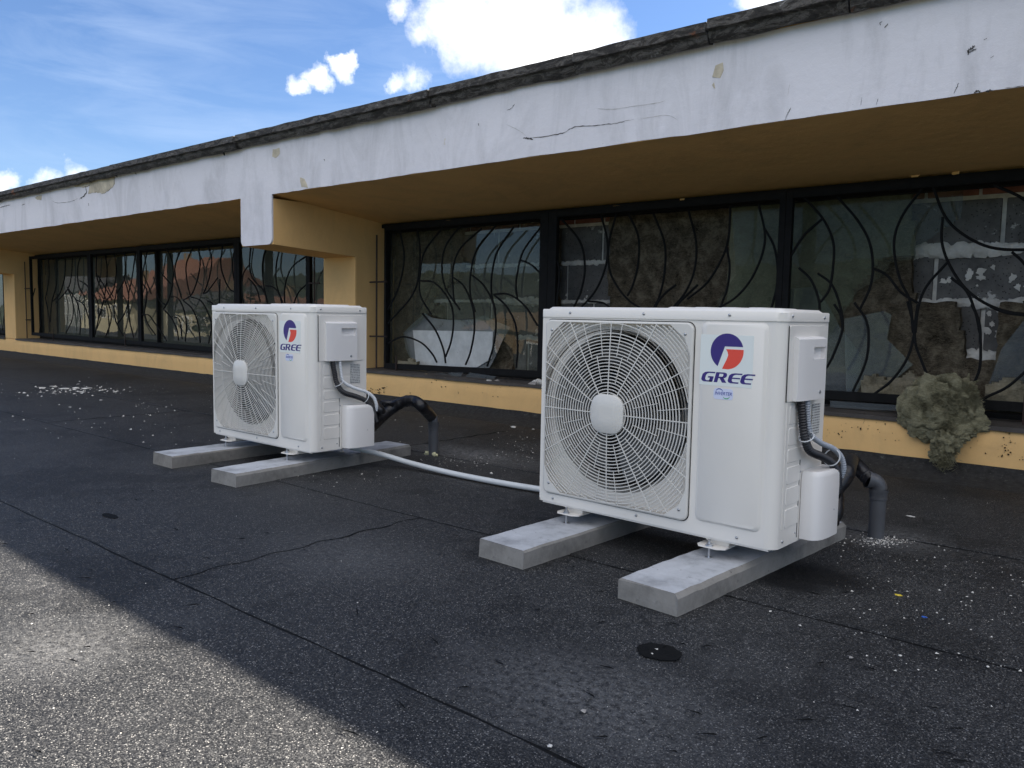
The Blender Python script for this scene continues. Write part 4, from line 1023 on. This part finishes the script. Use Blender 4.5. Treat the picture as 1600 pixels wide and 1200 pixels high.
    def vext(mb, L, z0, z1, tops=0.0, x0=UW+.003):
        n = len(L); vs = [(x0+q[1], q[0], z0) for q in L]+[(x0+q[1], q[0], z1) for q in L]
        if tops: vs += [(x0+max(0, q[1]-tops)*.8, q[0]+(0), z1+tops*.8) for q in L]
        rows = 3 if tops else 2
        mb.add(vs, [(k*n+i, k*n+i+1, (k+1)*n+i+1, (k+1)*n+i) for k in range(rows-1) for i in range(n-1)]+[tuple(range(n)), tuple((rows-1)*n+i for i in range(n))])
    mb = MB(); Pf = prof(.060, .226, .026)
    vext(mb, Pf, .4115, .526); vext(mb, Pf, .560, .582, .008)
    Pm = [q for q in Pf if q[0] < .136]+[(.136, .0255), (.1365, .006), (.218, .012), (.219, .024), (.226, .024), (.226, 0)]
    vext(mb, Pm, .526, .560)
    tcv = mb.build('terminal_cover', CASE2, u, smooth=True)
    scr(tcv, (UW+.028, .190, .432), (1, 0, 0), .0058)
    # valve cover -----------------------------------------------------------
    mb = MB(); d = .058; L = [(.158, 0), (.158, .028), (.163, .040), (.175, .049), (.195, .055), (.23, d), (.29, d), (.306, d-.004), (.312, d-.014), (.312, 0)]
    n = len(L); vs = []
    for z, s in ((.006, 1), (.188, 1), (.198, .96), (.204, .86)):
        for q in L: vs.append((UW+.002+q[1]*s, .235+(q[0]-.235)*(s if s > .95 else .95), z))
    mb.add(vs, [(k*n+i, k*n+(i+1) % n, (k+1)*n+(i+1) % n, (k+1)*n+i) for k in range(3) for i in range(n)]+[tuple(range(n)), tuple(3*n+i for i in range(n))])
    vc = mb.build('valve_cover', CASE2, u, smooth=True); scr(vc, (UW+.058, .262, .085), (1, 0, 0), .003)
    mb = MB(); mb.box((UW+.001, .0255, .410), (UW+.0024, .0285, .618)); mb.build('cover_gap', INNER, u)
    # rating label
    m_, tt, pp = newmat('rating_label'); co = tt.new('ShaderNodeTexCoord').outputs['Object']
    sx = tt.new('ShaderNodeSeparateXYZ'); tt.link(co, sx.inputs[0])
    row = tt.math('FRACT', tt.math('MULTIPLY', sx.outputs[2], 130)); nn = tt.noise(tt.mapping(co, (1, 350, 40)), 1.0, 3, .7)
    mk = tt.math('MULTIPLY', tt.math('GREATER_THAN', row, .55), tt.math('GREATER_THAN', nn, .47))
    tt.link(tt.mix(mk, (.62, .63, .62), (.12, .12, .13)), pp.inputs['Base Color']); pp.inputs['Roughness'].default_value = .4
    mb = MB(); mb.box((UW+.0038, .205, .305), (UW+.0044, .262, .392)); mb.build('rating_label', m_, u)
    # feet -------------------------------------------------------------------
    for fxp in (.125, .655):
        mb = MB(); zt_, zb2 = -.006, -.0235
        mb.add([(fxp-.025, .012, zt_), (fxp+.055, .012, zt_), (fxp+.055, UD-.012, zt_), (fxp-.025, UD-.012, zt_),
                (fxp-.015, .022, zb2), (fxp+.045, .022, zb2), (fxp+.045, UD-.022, zb2), (fxp-.015, UD-.022, zb2)],
               [(0, 1, 2, 3), (0, 1, 5, 4), (1, 2, 6, 5), (2, 3, 7, 6), (3, 0, 4, 7), (4, 5, 6, 7)])
        L = [(fxp-.028, -.020), (fxp+.030, -.020), (fxp+.050, -.004), (fxp+.050, UD+.006), (fxp+.03, UD+.02), (fxp-.028, UD+.02), (fxp-.040, UD+.002), (fxp-.040, -.004)]
        mb.prism(L, 'z', zb2-.0035, zb2)
        ft = mb.build('foot_bracket', CASE, u)
        for yb in (-.006, UD+.006):
            b = MB(); b.tube([(fxp, yb, zb2-.034), (fxp, yb, zb2+.020)], .0036, 8); b.tube([(fxp, yb, zb2+.0005), (fxp, yb, zb2+.009)], .0085, 6); b.tube([(fxp, yb, zb2+.0), (fxp, yb, zb2+.002)], .012, 12)
            b.tube([(fxp, yb, zb2-.0352), (fxp, yb, zb2-.0325)], .011, 12); b.build('anchor_bolt', ZINC, ft, smooth=True)
    # stickers ------------------------------------------------------------------
    def flat(name, polys, y, mat, parent, th=.0003):
        mb = MB()
        for L in polys: mb.prism(L, 'y', y, y-th)
        return mb.build(name, mat, parent)
    yy = -.0077
    st = flat('logo_sticker', [rrect(.6035, .4440, .7660, .5890, .002, 2)], yy, STWHITE, u)
    yy -= .0004; ox, oz, RR = .6865, .5430, .0505
    # blue sector: circle above the white band, with the slanted lower cut
    L = []
    for k in range(31):
        a = math.radians(16+(238-16)*k/30); L.append((ox+RR*math.cos(a), oz+RR*math.sin(a)))
    L += [(ox-.0065, oz+RR*math.sin(math.radians(16)))]
    flat('logo_arc', [L], yy, STBLUE, st)
    L = [(ox-.0030, oz+.0062), (ox+RR*.995, oz+.0062)]
    for k in range(17):
        a = math.radians(5-90*k/16); L.append((ox+RR*math.cos(a), oz+RR*math.sin(a)))
    L += [(ox-.0128, oz-RR*.985), (ox-.0065, oz-.036), (ox+.0006, oz-.022), (ox+.0045, oz-.010), (ox+.0018, oz-.001)]
    flat('logo_wedge', [L], yy, STRED, st)
    # lettering: heavy slanted capitals from strokes
    lh = .0290; bx, bz = .6075, .4540; sh = .26
    def T(x, z): return (bx+x*.0395+z*lh*sh, bz+z*lh)
    heavy, thin = .30, .16
    def letter_C(off, bar):      # rounded left stem with thin arms
        out = []
        outer = [(.98, 1), (.42, 1), (.16, .93), (.02, .76), (0, .5), (0, .25), (.08, .08), (.26, 0), (.86, 0)]
        inner = [(.86, thin*.85), (.42, thin*.85), (.32, .24), (.30, .38), (.30, .62), (.36, .78), (.50, 1-thin*.85), (.98, 1-thin*.85)]
        out.append([T(off+x, z) for x, z in outer+inner])
        if bar == 'E': out.append([T(off+x, z) for x, z in ((.28, .44), (.90, .44), (.90, .44+thin*.8), (.28, .44+thin*.8))])
        if bar == 'G': out += [[T(off+x, z) for x, z in ((.50, .40), (.94, .40), (.94, .55), (.50, .55))], [T(off+x, z) for x, z in ((.66, .0), (.94, .0), (.94, .41), (.66, .41))]]
        return out
    polys = letter_C(0, 'G')
    o_ = 1.03
    polys += [[T(o_+x, z) for x, z in ((.02, 0), (.30, 0), (.30, 1), (.02, 1))], [T(o_+x, z) for x, z in ((.28, 1-thin), (.62, 1-thin), (.62, .47+thin*.9), (.62, .47), (.28, .47))][:0] or [T(o_+x, z) for x, z in ((.29, 1-thin*.85), (.60, 1-thin*.85), (.60, 1), (.29, 1))],
              [T(o_+x, z) for x, z in ((.29, .42), (.62, .42), (.62, .42+thin*.9), (.29, .42+thin*.9))],
              [T(o_+x, z) for x, z in ((.55, .42), (.78, .46), (.90, .58), (.92, .76), (.84, .94), (.64, 1), (.55, 1), (.60, .86), (.63, .74), (.62, .62), (.55, .55))],
              [T(o_+x, z) for x, z in ((.38, .46), (.70, .46), (1.02, 0), (.68, 0))]]
    polys += letter_C(2.10, 'E'); polys += letter_C(3.06, 'E')
    flat('lettering', polys, yy, STBLUE, st)
    st2 = flat('round_sticker', [rrect(.650, .4060, .7105, .4370, .008, 4)], -.0077, STLIL, u)
    cu = bpy.data.curves.new('inverter_text', 'FONT'); cu.body = 'INVERTER'; cu.size = .0135; cu.shear = .25; cu.offset = .0001; cu.resolution_u = 2; cu.extrude = .00012
    tmp = bpy.data.objects.new('tmp', cu); COL.objects.link(tmp); dg = bpy.context.evaluated_depsgraph_get(); me = bpy.data.meshes.new_from_object(tmp.evaluated_get(dg)); bpy.data.objects.remove(tmp)
    wd = max(v.co.x for v in me.vertices); sc_ = .0535/wd
    me.transform(Matrix.Translation((.6535, yy-.0003, .4185)) @ Matrix.Rotation(math.radians(90), 4, 'X') @ Matrix.Diagonal((sc_, 1.0, 1, 1)))
    me.materials.clear(); me.materials.append(STMBLUE); o = bpy.data.objects.new('lettering', me); COL.objects.link(o); o.parent = st2
    def arcband(cx_, cz_, r0, r1, a0, a1):
        A_ = [math.radians(a0+(a1-a0)*k/12) for k in range(13)]
        w_ = lambda k: math.sin(math.pi*k/12)*.8+.2
        return [(cx_+r1*math.cos(a), cz_+r1*math.sin(a)) for a in A_]+[(cx_+(r1-(r1-r0)*w_(12-k))*math.cos(a), cz_+(r1-(r1-r0)*w_(12-k))*math.sin(a)) for k, a in enumerate(reversed(A_))]
    flat('blue_arc', [arcband(.668, .4260, .0085, .0115, 15, 165)], yy, STMBLUE, st2)
    flat('green_arc', [arcband(.690, .4190, .0085, .0115, 205, 345)], yy, STGREEN, st2)
    return u
unitB = build_unit()
tag(unitB, 'nearer cream air conditioner outdoor unit, large in front of the right windows', 'air conditioner', 'outdoor units on concrete kerbs')
def copy_tree(o, parent=None):
    c = o.copy(); COL.objects.link(c); c.parent = parent
    for ch in list(o.children): copy_tree(ch, c)
    return c
unitS = copy_tree(unitB)
unitB.location = (-1.6677, 2.1519, Z0); unitB.rotation_euler = (0, 0, -.0426)
unitS.location = (-3.8111, 2.1574, Z0); unitS.rotation_euler = (0, 0, -.0002)
tag(unitS, 'farther cream air conditioner outdoor unit, on the left before the ochre column')

# ================================================================== PIPES AND HOSES
def toW(unit, p):
    c, s = math.cos(unit.rotation_euler[2]), math.sin(unit.rotation_euler[2]); return Vector((unit.location.x+c*p[0]-s*p[1], unit.location.y+s*p[0]+c*p[1], unit.location.z+p[2]))
def vent_pipe(x, y, h, ang, tilt, label):
    r = .0265; e = empty('roof_pipe', (x, y, .0), ang); tag(e, label, 'pipe', 'grey plastic pipes rising out of the roof')
    mb = MB(); mb.tube([(0, 0, -.01), (0, 0, h)], r, 24, caps=False); mb.build('pipe', PVC, e, smooth=True)
    mb = MB(); mb.tube([(0, 0, h-.035), (0, 0, h-.034), (0, 0, h-.012), (0, 0, h-.008), (0, 0, h+.0)], r, 24, rfun=lambda i: (r, r*1.10, r*1.10, r*1.16, r*1.16)[i], caps=False); mb.build('collar', PVC, e, smooth=True)
    mb = MB(); P = []; R = .030
    for k in range(9): a = math.radians(tilt)*k/8; P.append((-R+R*math.cos(a), 0, h+R*math.sin(a)))
    d = Vector(P[-1])-Vector(P[-2]); d.normalize(); P.append(tuple(Vector(P[-1])+d*.012)); P.append(tuple(Vector(P[-1])+d*.004))
    mb.tube(P, r, 22, caps=False, rfun=lambda i: r*1.03 if i < 9 else r*1.14); mb.build('elbow', PVC, e, smooth=True)
    return e, Vector(P[-1]), d
Pb = atz(1366, 842); Ps = atz(673, 712)
kx = math.radians(25)
eB, tipB, dB = vent_pipe(Pb.x, Pb.y+.02, .172, math.radians(35), 82, 'grey plastic roof pipe right of the nearer unit, with pale debris round its foot')
eS, tipS, dS = vent_pipe(Ps.x, Ps.y+.02, .178, math.radians(12), 55, 'grey plastic roof pipe right of the farther unit, yellow foam round its foot')
def pw(e, p):
    a = e.rotation_euler[2]; return Vector((e.location.x+p.x*math.cos(a)-p.y*math.sin(a), e.location.y+p.x*math.sin(a)+p.y*math.cos(a), e.location.z+p.z))
def lagging(pts, r, label, name='lagged_pipe_bundle', n=14, wr=None):
    P = crom(pts, 9); mb = MB(); mb.tube(P, r, n, rfun=lambda i: r*(1+.07*noise.noise(Vector((i*.35, 1, r*99)))+.025*math.sin(i*2.3)))
    o = mb.build(name, FOAM, smooth=True); return tag(o, label, 'insulated pipe')
tS = pw(eS, tipS-dS*.015)
dSw = pw(eS, tipS+dS*.06)-tS
lagging([aty(566, 680, 2.44), aty(580, 668, 2.52), aty(594, 654, 2.61), aty(611, 639, 2.69), aty(630, 628, 2.73), aty(648, 627, 2.75), aty(661, 637, 2.76), tS], .029,
        'black lagged pipe arching from the farther unit into the grey roof pipe')
lagging([toW(unitS, (UW+.035, .325, .19)), toW(unitS, (UW+.05, .36, .165)), aty(592, 632, 2.66), aty(606, 630, 2.70), aty(622, 630, 2.74)], .017, 'thin black plastic-wrapped branch behind the farther unit valve cover')
# sagging plastic wrap between them
mb = MB(); A = [toW(unitS, (UW+.034, .322, .17)), aty(592, 631, 2.64), aty(608, 630, 2.68), aty(622, 628, 2.70)]; Bz = [toW(unitS, (UW+.034, .322, .02)), aty(590, 668, 2.60), aty(606, 648, 2.68), aty(620, 634, 2.70)]
A = crom(A, 6); Bz = crom(Bz, 6); n = len(A); vs = []
for a, b in zip(A, Bz):
    for k in range(6):
        q = a.lerp(b, k/5); vs.append((q.x+.006*noise.noise(q*40), q.y-.02+.008*noise.noise(q*33), q.z+.004*noise.noise(q*50)))
mb.add(vs, [(i*6+k, (i+1)*6+k, (i+1)*6+k+1, i*6+k+1) for i in range(n-1) for k in range(5)])
tag(mb.build('plastic_wrap', FOAM), 'crumpled black plastic film wrapped between the farther unit and its lagged pipe', 'plastic film')
tB = pw(eB, tipB-dB*.015)
lagging([toW(unitB, (UW+.03, .320, .12)), toW(unitB, (UW+.045, .37, .165)), toW(unitB, (UW+.035, .42, .175)), tB+Vector((-.075, .015, .055)), tB+Vector((-.03, .01, .02)), tB], .027,
        'thick black lagged pipe bending into the grey roof pipe beside the nearer unit')
lagging([toW(unitB, (UW+.03, .325, .03)), toW(unitB, (UW+.03, .36, .07)), toW(unitB, (UW+.0, .42, .13)), toW(unitB, (UW-.03, .52, .14))], .024, 'black lagged pipe low behind the nearer unit valve cover')
def corr(pts, r, mat, label, n=12, pitch=.0078):
    P = crom(pts, 12); out = [P[0]]; acc = 0
    L = [0]
    for a, b in zip(P, P[1:]): L.append(L[-1]+(b-a).length)
    N = int(L[-1]/(pitch/2)); Q = []
    j = 0
    for i in range(N+1):
        s = L[-1]*i/N
        while j < len(L)-2 and L[j+1] < s: j += 1
        Q.append(P[j].lerp(P[j+1], (s-L[j])/max(1e-9, L[j+1]-L[j])))
    mb = MB(); mb.tube(Q, r, n, rfun=lambda i: r if i % 2 else r*.78)
    return tag(mb.build('corrugated_conduit', mat, smooth=True), label, 'conduit')
def ring(P, d, r, w, name, label):
    mb = MB(); d = d.normalized(); a = d.orthogonal().normalized(); b = d.cross(a)
    mb.tube([P+a*r*math.cos(k*math.pi/8)+b*r*1.0*math.sin(k*math.pi/8) for k in range(16)], w, 5, closed=True)
    return tag(mb.build(name, TIE, smooth=True), label, 'cable tie')
x = UW+.014
def cable_run(U, who, small):
    bp = [(x, .096, .412), (x+.004, .104, .36), (x+.008, .112, .315), (x+.012, .145, .268), (x+.020, .215, .243), (x+.030, .262, .222), (x+.036, .300, .185), (x+.03, .33, .12)]
    gp = [(x+.002, .135, .412), (x+.004, .140, .36), (x+.010, .150, .315), (x+.020, .200, .285), (x+.034, .265, .262), (x+.046, .298, .235), (x+.050, .312, .20), (x+.04, .32, .17)]
    corr([toW(U, q) for q in bp], .0125, RUBBER, 'black corrugated conduit curving down the side of the %s unit' % who)
    corr([toW(U, q) for q in gp], .0085, GREYC if not small else TIE, 'pale grey corrugated conduit beside the black one on the %s unit' % who, 10, .0070)
    a = toW(U, bp[2]); ring(toW(U, (x+.009, .124, .308)), toW(U, bp[3])-a, .021, .0018, 'cable_tie', 'upper white cable tie round both conduits of the %s unit' % who)
    ring(toW(U, (x+.032, .262, .236)), toW(U, bp[5])-toW(U, bp[4]), .025, .0018, 'cable_tie', 'lower white cable tie round both conduits of the %s unit' % who)
cable_run(unitB, 'nearer', False); cable_run(unitS, 'farther', True)
# drain hose from the far unit along the roof
H = [toW(unitS, (.70, .20, -.02)), toW(unitS, (.78, .285, -.035)), Vector((-3.02, 2.50, .072)), Vector((-2.93, 2.50, .066)), Vector((-2.85, 2.49, .040)), Vector((-2.72, 2.475, .024)), Vector((-2.5, 2.46, .020)), Vector((-2.25, 2.47, .020)), Vector((-2.0, 2.49, .020)), Vector((-1.6, 2.52, .020)), Vector((-1.35, 2.5, .022))]
H = [atz(548, 699, .085), atz(566, 703, .075), atz(600, 711, .060), atz(640, 723, .035), atz(700, 738, .022), atz(770, 752, .020), atz(842, 764, .020), atz(930, 776, .020), atz(1010, 785, .02)]
mb = MB(); mb.tube(crom(H, 9), .0125, 14); tag(mb.build('drain_hose', WPIPE, smooth=True), 'long pale grey drain hose running along the roof between the two units', 'hose')
# foam round the far pipe foot
for dx_, sd, lb in ((-.034, 1, 'left'), (.034, 2, 'right')):
    mb = MB(); blobmesh(mb, (0, 0, 0), .018, (1, .8, .7), 2, .5, sd); tag(mb.build('foam_lump', FOAMY, loc=(Ps.x+dx_*.85, Ps.y+.004, .006), smooth=True), 'small pale yellow foam lump at the %s of the farther roof pipe foot' % lb, 'foam')

# ================================================================== DEBRIS ON THE ROOF
rnd = random.Random(11)
def chip_mesh(r, sq, seed):
    mb = MB(); blobmesh(mb, (0, 0, 0), r, sq, 1, .6, seed); return mb
zc = .004
for i, (px, py, r, lb) in enumerate(((803, 668, .017, 'triangular white plaster flake on the felt left of the nearer unit'), (833, 671, .010, 'small upright plaster flake close to the nearer unit'),
        (768, 740, .007, None), (1058, 457+800-400+200, .0, None))):
    if r == 0: continue
    o = chip_mesh(r, (1.2, .8, .7), i).build('plaster_flake', CHIP, loc=atz(px, py, zc)); tag(o, lb or 'tiny white plaster flake just above the drain hose', 'flake')
def bit(px, py, r, lb, mat=CHIP, sq=(1, 1, .4), cat='chip', name='plaster_chip', rz=0):
    o = chip_mesh(r, sq, px).build(name, mat, loc=atz(px, py, zc)); o.rotation_euler = (0, 0, rz); return tag(o, lb, cat)
bit(1405, 930, .0075, 'small yellow plastic scrap on the felt right of the nearest kerb', YBIT, (1.6, .6, .4), 'scrap', 'plastic_scrap', .3)
bit(1445, 964, .0065, 'small blue plastic scrap on the felt, right of the yellow one', BBIT, (1.5, .6, .4), 'scrap', 'plastic_scrap', 0)
bit(912, 1111, .006, 'pale pebble on the felt near the lower edge of the photo', STONE)
bit(1026, 1014, .004, 'white crumb lying on the small tar patch'); bit(1019, 1021, .003, 'smaller white crumb lying on the tar patch, lower left of the other')
bit(1330, 1027, .005, 'grey pebble on the felt right of the tar patch', STONE); bit(1406, 1024, .0042, 'white crumb right of the grey pebble')
bit(1250, 977, .004, 'white crumb on the lap seam right of the nearest kerb'); bit(1204, 955, .004, 'white crumb just below the nearest kerb')
bit(1423, 807, .010, 'flat white sliver on the felt right of the debris ring', CHIP, (1.8, .5, .3)); bit(860, 1165, .005, 'white crumb at the bottom seam')
# tar patch
Pt = atz(1030, 1018, .003); mb = MB()
L = [(math.cos(k*.349)*.052*(1+.25*noise.noise(Vector((k*.9, 1, 1)))), math.sin(k*.349)*.044*(1+.25*noise.noise(Vector((k*.9, 4, 1))))) for k in range(18)]
mb.prism(L, 'z', 0, .0012); tag(mb.build('tar_patch', BITUMEN, loc=(Pt.x, Pt.y, .0022)), 'small round black tar patch on the felt in front of the nearest kerb', 'tar patch')
for px, py, a, b, lb in ((172, 807, .05, .018, 'thin black oval worn spot on the felt left of the farther unit'),):
    Pt = atz(px, py); L = [(math.cos(k*.349)*a*(1+.3*noise.noise(Vector((k*.9, 2, 1)))), math.sin(k*.349)*b*(1+.3*noise.noise(Vector((k*.9, 4, 1))))) for k in range(18)]
    mb = MB(); mb.prism(L, 'z', 0, .0008); tag(mb.build('dark_spot', BITUMEN, loc=(Pt.x, Pt.y, .0022)), lb, 'tar patch')
# dark slivers of felt backing (irregular little tears)
mb = MB()
for i in range(60):
    P = atz(rnd.uniform(0, 1500), rnd.uniform(760, 1190), +.004); l = rnd.uniform(.008, .028); w = rnd.uniform(.0012, .004); a = rnd.gauss(.3, .5)
    u_ = Vector((math.cos(a), math.sin(a), 0)); v_ = Vector((-u_.y, u_.x, 0))
    mb.add([P-u_*l, P-u_*l*.3+v_*w, P+u_*l*.5+v_*w*.7+Vector((0, 0, .002)), P+u_*l, P+u_*l*.3-v_*w*.3], [(0, 1, 2, 3, 4)])
tag(mb.build('felt_tears', BITUMEN, roofo), kind='stuff')
# crumbs nobody could count
mb = MB()
def crumb(P, r):
    a = rnd.uniform(0, 6.28); q = [Vector((math.cos(a+k*2.1)*r*rnd.uniform(.6, 1.4), math.sin(a+k*2.1)*r*rnd.uniform(.6, 1.4), 0)) for k in range(3)]
    t_ = Vector((rnd.uniform(-.3, .3)*r, rnd.uniform(-.3, .3)*r, r*rnd.uniform(.4, 1)))
    mb.add([P+q[0], P+q[1], P+q[2], P+t_], [(0, 2, 1), (0, 1, 3), (1, 2, 3), (2, 0, 3)])
def scatter(n, fx, r0, r1):
    for i in range(n):
        px, py = fx()
        if py < 560: continue
        P = atz(px, py, .003)
        if P.y > 4.2: continue
        crumb(P, r0+(r1-r0)*rnd.random()**3)
U = rnd.uniform; Gs = rnd.gauss
scatter(420, lambda: (Gs(1378, 24), Gs(845, 5)), .0010, .004)
scatter(26, lambda: (Gs(1365, 26), Gs(846, 5)), .003, .007)
scatter(260, lambda: (Gs(760, 60), Gs(716, 6)), .0015, .005)
scatter(120, lambda: (Gs(815, 22), Gs(705, 16)), .002, .006)
scatter(190, lambda: (U(1380, 1600), U(770, 980)), .0008, .0036)
scatter(160, lambda: (U(1300, 1600), U(860, 1050)), .001, .005)
scatter(70, lambda: (Gs(540, 40), Gs(750, 14)), .0010, .005)
scatter(170, lambda: (U(0, 1600), U(700, 1190)), .0007, .0030)
scatter(90, lambda: (U(0, 330), U(590, 700)), .003, .009)
scatter(50, lambda: (U(600, 850), U(650, 700)), .003, .010)
scatter(160, lambda: (Gs(130, 45), Gs(609, 4)), .004, .018)
scatter(90, lambda: (U(200, 330), U(600, 640)), .003, .008)
tag(mb.build('plaster_crumbs', CHIP, roofo), kind='stuff')
# larger flakes in the heap at the left
for k, (px, py, r, lb) in enumerate(((66, 606, .035, 'leftmost large pale flake of the plaster heap on the felt at far left'), (84, 604, .030, 'pale plaster flake second from the left end of the heap'), (100, 607, .028, 'pale flake in the left half of the plaster heap, below its neighbours'),
        (118, 606, .030, 'pale flake in the middle of the plaster heap at far left'), (137, 607, .034, 'largest pale flake in the right half of the plaster heap'), (158, 610, .026, 'pale plaster flake near the right end of the heap'),
        (180, 612, .022, 'rightmost pale flake of the plaster heap'), (122, 600, .018, 'small pale flake behind the middle of the plaster heap'), (158, 625, .014, 'small white flake lying in front of the plaster heap, right'), (110, 636, .012, 'small white flake lying alone in front of the plaster heap'))):
    o = chip_mesh(r, (1.3, .8, .22), k+40).build('plaster_flake', CHIP, loc=atz(px, py, .008)); o.rotation_euler = (0, 0, U(0, 3)); tag(o, lb, 'flake', 'plaster flakes heaped at far left')
# folded edge of old felt showing in the heap
# ================================================================== THE STREET BEHIND THE CAMERA (seen in the panes)
CREAM = simple('cream_render', (.36, .32, .22), .9, 0, .1, .8); TILE = simple('orange_roof_tile', (.22, .105, .07), .85, 0, .25, 3, .6, 8); OCH = simple('brown_render', (.24, .16, .085), .9, 0, .15, .8)
DROOF = simple('dark_roof', (.05, .05, .052), .8, 0, .2, 2); WFR = simple('white_window_frame', (.7, .7, .7), .5); WGL = simple('dark_house_pane', (.02, .025, .03), .08, 0, .1, 1)
GREYW = simple('grey_render', (.20, .205, .20), .9, 0, .1, .8)
def mirx(px, Y):
    g = aty(px, 466, YW+.03); return g.x+(g.x)*(YW+.03-Y)/(YW+.03)
def mirz(dpx, px, Y):   # height above camera that shows dpx pixels above the horizon
    g = aty(px, 466, YW+.03); k = (YW+.03+YW+.03-Y)/(YW+.03); d = Vector((g.x*k, (YW+.03)*k, 0)); return CAM_H+dpx/F_PX*d.dot(fwd)
def house(x0, x1, y0, y1, eave, ridge, wall, roof, label, along='x', nwin=4, chim=True):
    h = empty('house', ((x0+x1)/2, (y0+y1)/2, -5)); tag(h, label, 'house', 'houses mirrored in the window panes')
    ox, oy = h.location.x, h.location.y; a, b, c, d = x0-ox, x1-ox, y0-oy, y1-oy; e, r = eave+5, ridge+5
    MB().box((a, c, 0), (b, d, e)).build('wall', wall, h)
    mb = MB(); o = .4; m = (c+d)/2
    if along == 'x': vs = [(a-o, c-o, e-.1), (b+o, c-o, e-.1), (b+o, d+o, e-.1), (a-o, d+o, e-.1), (a-o, m, r), (b+o, m, r)]; fs = [(0, 1, 5, 4), (2, 3, 4, 5), (1, 2, 5), (3, 0, 4), (0, 3, 2, 1)]
    else:
        m = (a+b)/2; vs = [(a-o, c-o, e-.1), (b+o, c-o, e-.1), (b+o, d+o, e-.1), (a-o, d+o, e-.1), (m, c-o, r), (m, d+o, r)]; fs = [(0, 4, 5, 3), (1, 2, 5, 4), (0, 1, 4), (2, 3, 5), (0, 3, 2, 1)]
    mb.add(vs, fs); rf = mb.build('roof', roof, h)
    if chim: MB().box((a+(b-a)*.3, m-.3 if along == 'x' else -.3, e), (a+(b-a)*.3+.6, (m if along == 'x' else 0)+.3, r+.9)).build('chimney', OCH, rf)
    for st_ in range(2):
        for k in range(nwin):
            wx = a+(b-a)*(k+.5)/nwin; wz = e-1.9-2.7*st_
            w = MB().box((wx-.6, d+.0, wz), (wx+.6, d+.05, wz+1.35)).build('window', WFR, h)
            MB().box((wx-.5, d+.051, wz+.1), (wx-.05, d+.07, wz+1.25)).build('pane', WGL, w); MB().box((wx+.05, d+.051, wz+.1), (wx+.5, d+.07, wz+1.25)).build('pane', WGL, w)
    return h
Y1 = -24
house(mirx(128, Y1), mirx(205, Y1), Y1-9, Y1, mirz(18, 165, Y1), mirz(46, 165, Y1-4), CREAM, TILE, 'cream house with orange tiled roof mirrored in the second left pane', nwin=5)
house(mirx(196, -34), mirx(272, -34), -46, -34, mirz(38, 235, -34), mirz(76, 235, -40), GREYW, TILE, 'tall grey house with orange roof mirrored highest in the left windows', nwin=6)
house(mirx(262, Y1), mirx(352, Y1), Y1-8, Y1, mirz(4, 310, Y1), mirz(34, 310, Y1-4), CREAM, DROOF, 'cream house with white windows and dark roof mirrored above the farther unit', nwin=4)
house(mirx(362, -20), mirx(412, -20), -27, -20, mirz(-6, 390, -20), mirz(20, 390, -23), OCH, TILE, 'low house with orange roof mirrored right of the white windows', 'y', nwin=2)
house(mirx(60, -40), mirx(128, -40), -50, -40, mirz(20, 90, -40), mirz(52, 90, -45), GREYW, DROOF, 'grey house with dark roof mirrored at far left', nwin=6)
house(mirx(730, -26), mirx(870, -26), -34, -26, mirz(-22, 790, -26), mirz(4, 790, -30), OCH, OCH, 'low brown house mirrored in the broken pane', nwin=2, chim=False)
house(mirx(900, -34), mirx(1100, -34), -44, -34, mirz(-10, 950, -34), mirz(25, 950, -38), GREYW, DROOF, 'long grey house with dark roof mirrored in the dusty panes', nwin=6)
TR = simple('tree_bark', (.06, .045, .03), .95); LF = simple('tree_leaves', (.045, .07, .025), .9, 0, .5, .8)
def tree(x, y, h, label, sd):
    e = empty('tree', (x, y, -5)); tag(e, label, 'tree', 'trees mirrored in the window panes'); r_ = random.Random(sd)
    mb = MB(); mb.tube([(0, 0, 0), (.1, 0, h*.4), (0, .1, h*.8)], .25, 8, rfun=lambda i: (.28, .2, .08)[i])
    for k in range(5):
        a = k*1.3; mb.tube([(0, 0, h*.35+k*.4), (math.cos(a)*1.2, math.sin(a)*1.2, h*.55+k*.4)], .07, 5)
    mb.build('trunk', TR, e)
    mb = MB()
    for k in range(2600):
        d = Vector((r_.gauss(0, 1), r_.gauss(0, 1), r_.gauss(0, 1))).normalized()*(r_.random()**.4); d = Vector((d.x*h*.30, d.y*h*.30, h*.66+d.z*h*.36))
        if noise.noise(d*.9+Vector((sd, 0, 0))) < -.12: continue
        s = r_.uniform(.08, .2); n1 = Vector((r_.gauss(0, 1), r_.gauss(0, 1), r_.gauss(0, 1))).normalized(); n2_ = n1.orthogonal().normalized()
        mb.add([d-n1*s, d+n2_*s*.6, d+n1*s, d-n2_*s*.6], [(0, 1, 2, 3)])
    mb.build('crown', LF, e)
tree(mirx(362, -17), -17, mirz(42, 362, -17)+5, 'dark leafy tree mirrored beside the house with white windows', 1)
tree(mirx(60, -34), -34, 9, 'leafy tree mirrored at the far left end', 2)
tree(mirx(660, -30), -30, mirz(16, 660, -30)+5, 'low tree mirrored in the first pane right of the column', 3)
tree(mirx(820, -36), -36, mirz(14, 820, -36)+5, 'tree mirrored near the steel post left of the nearer unit', 4)
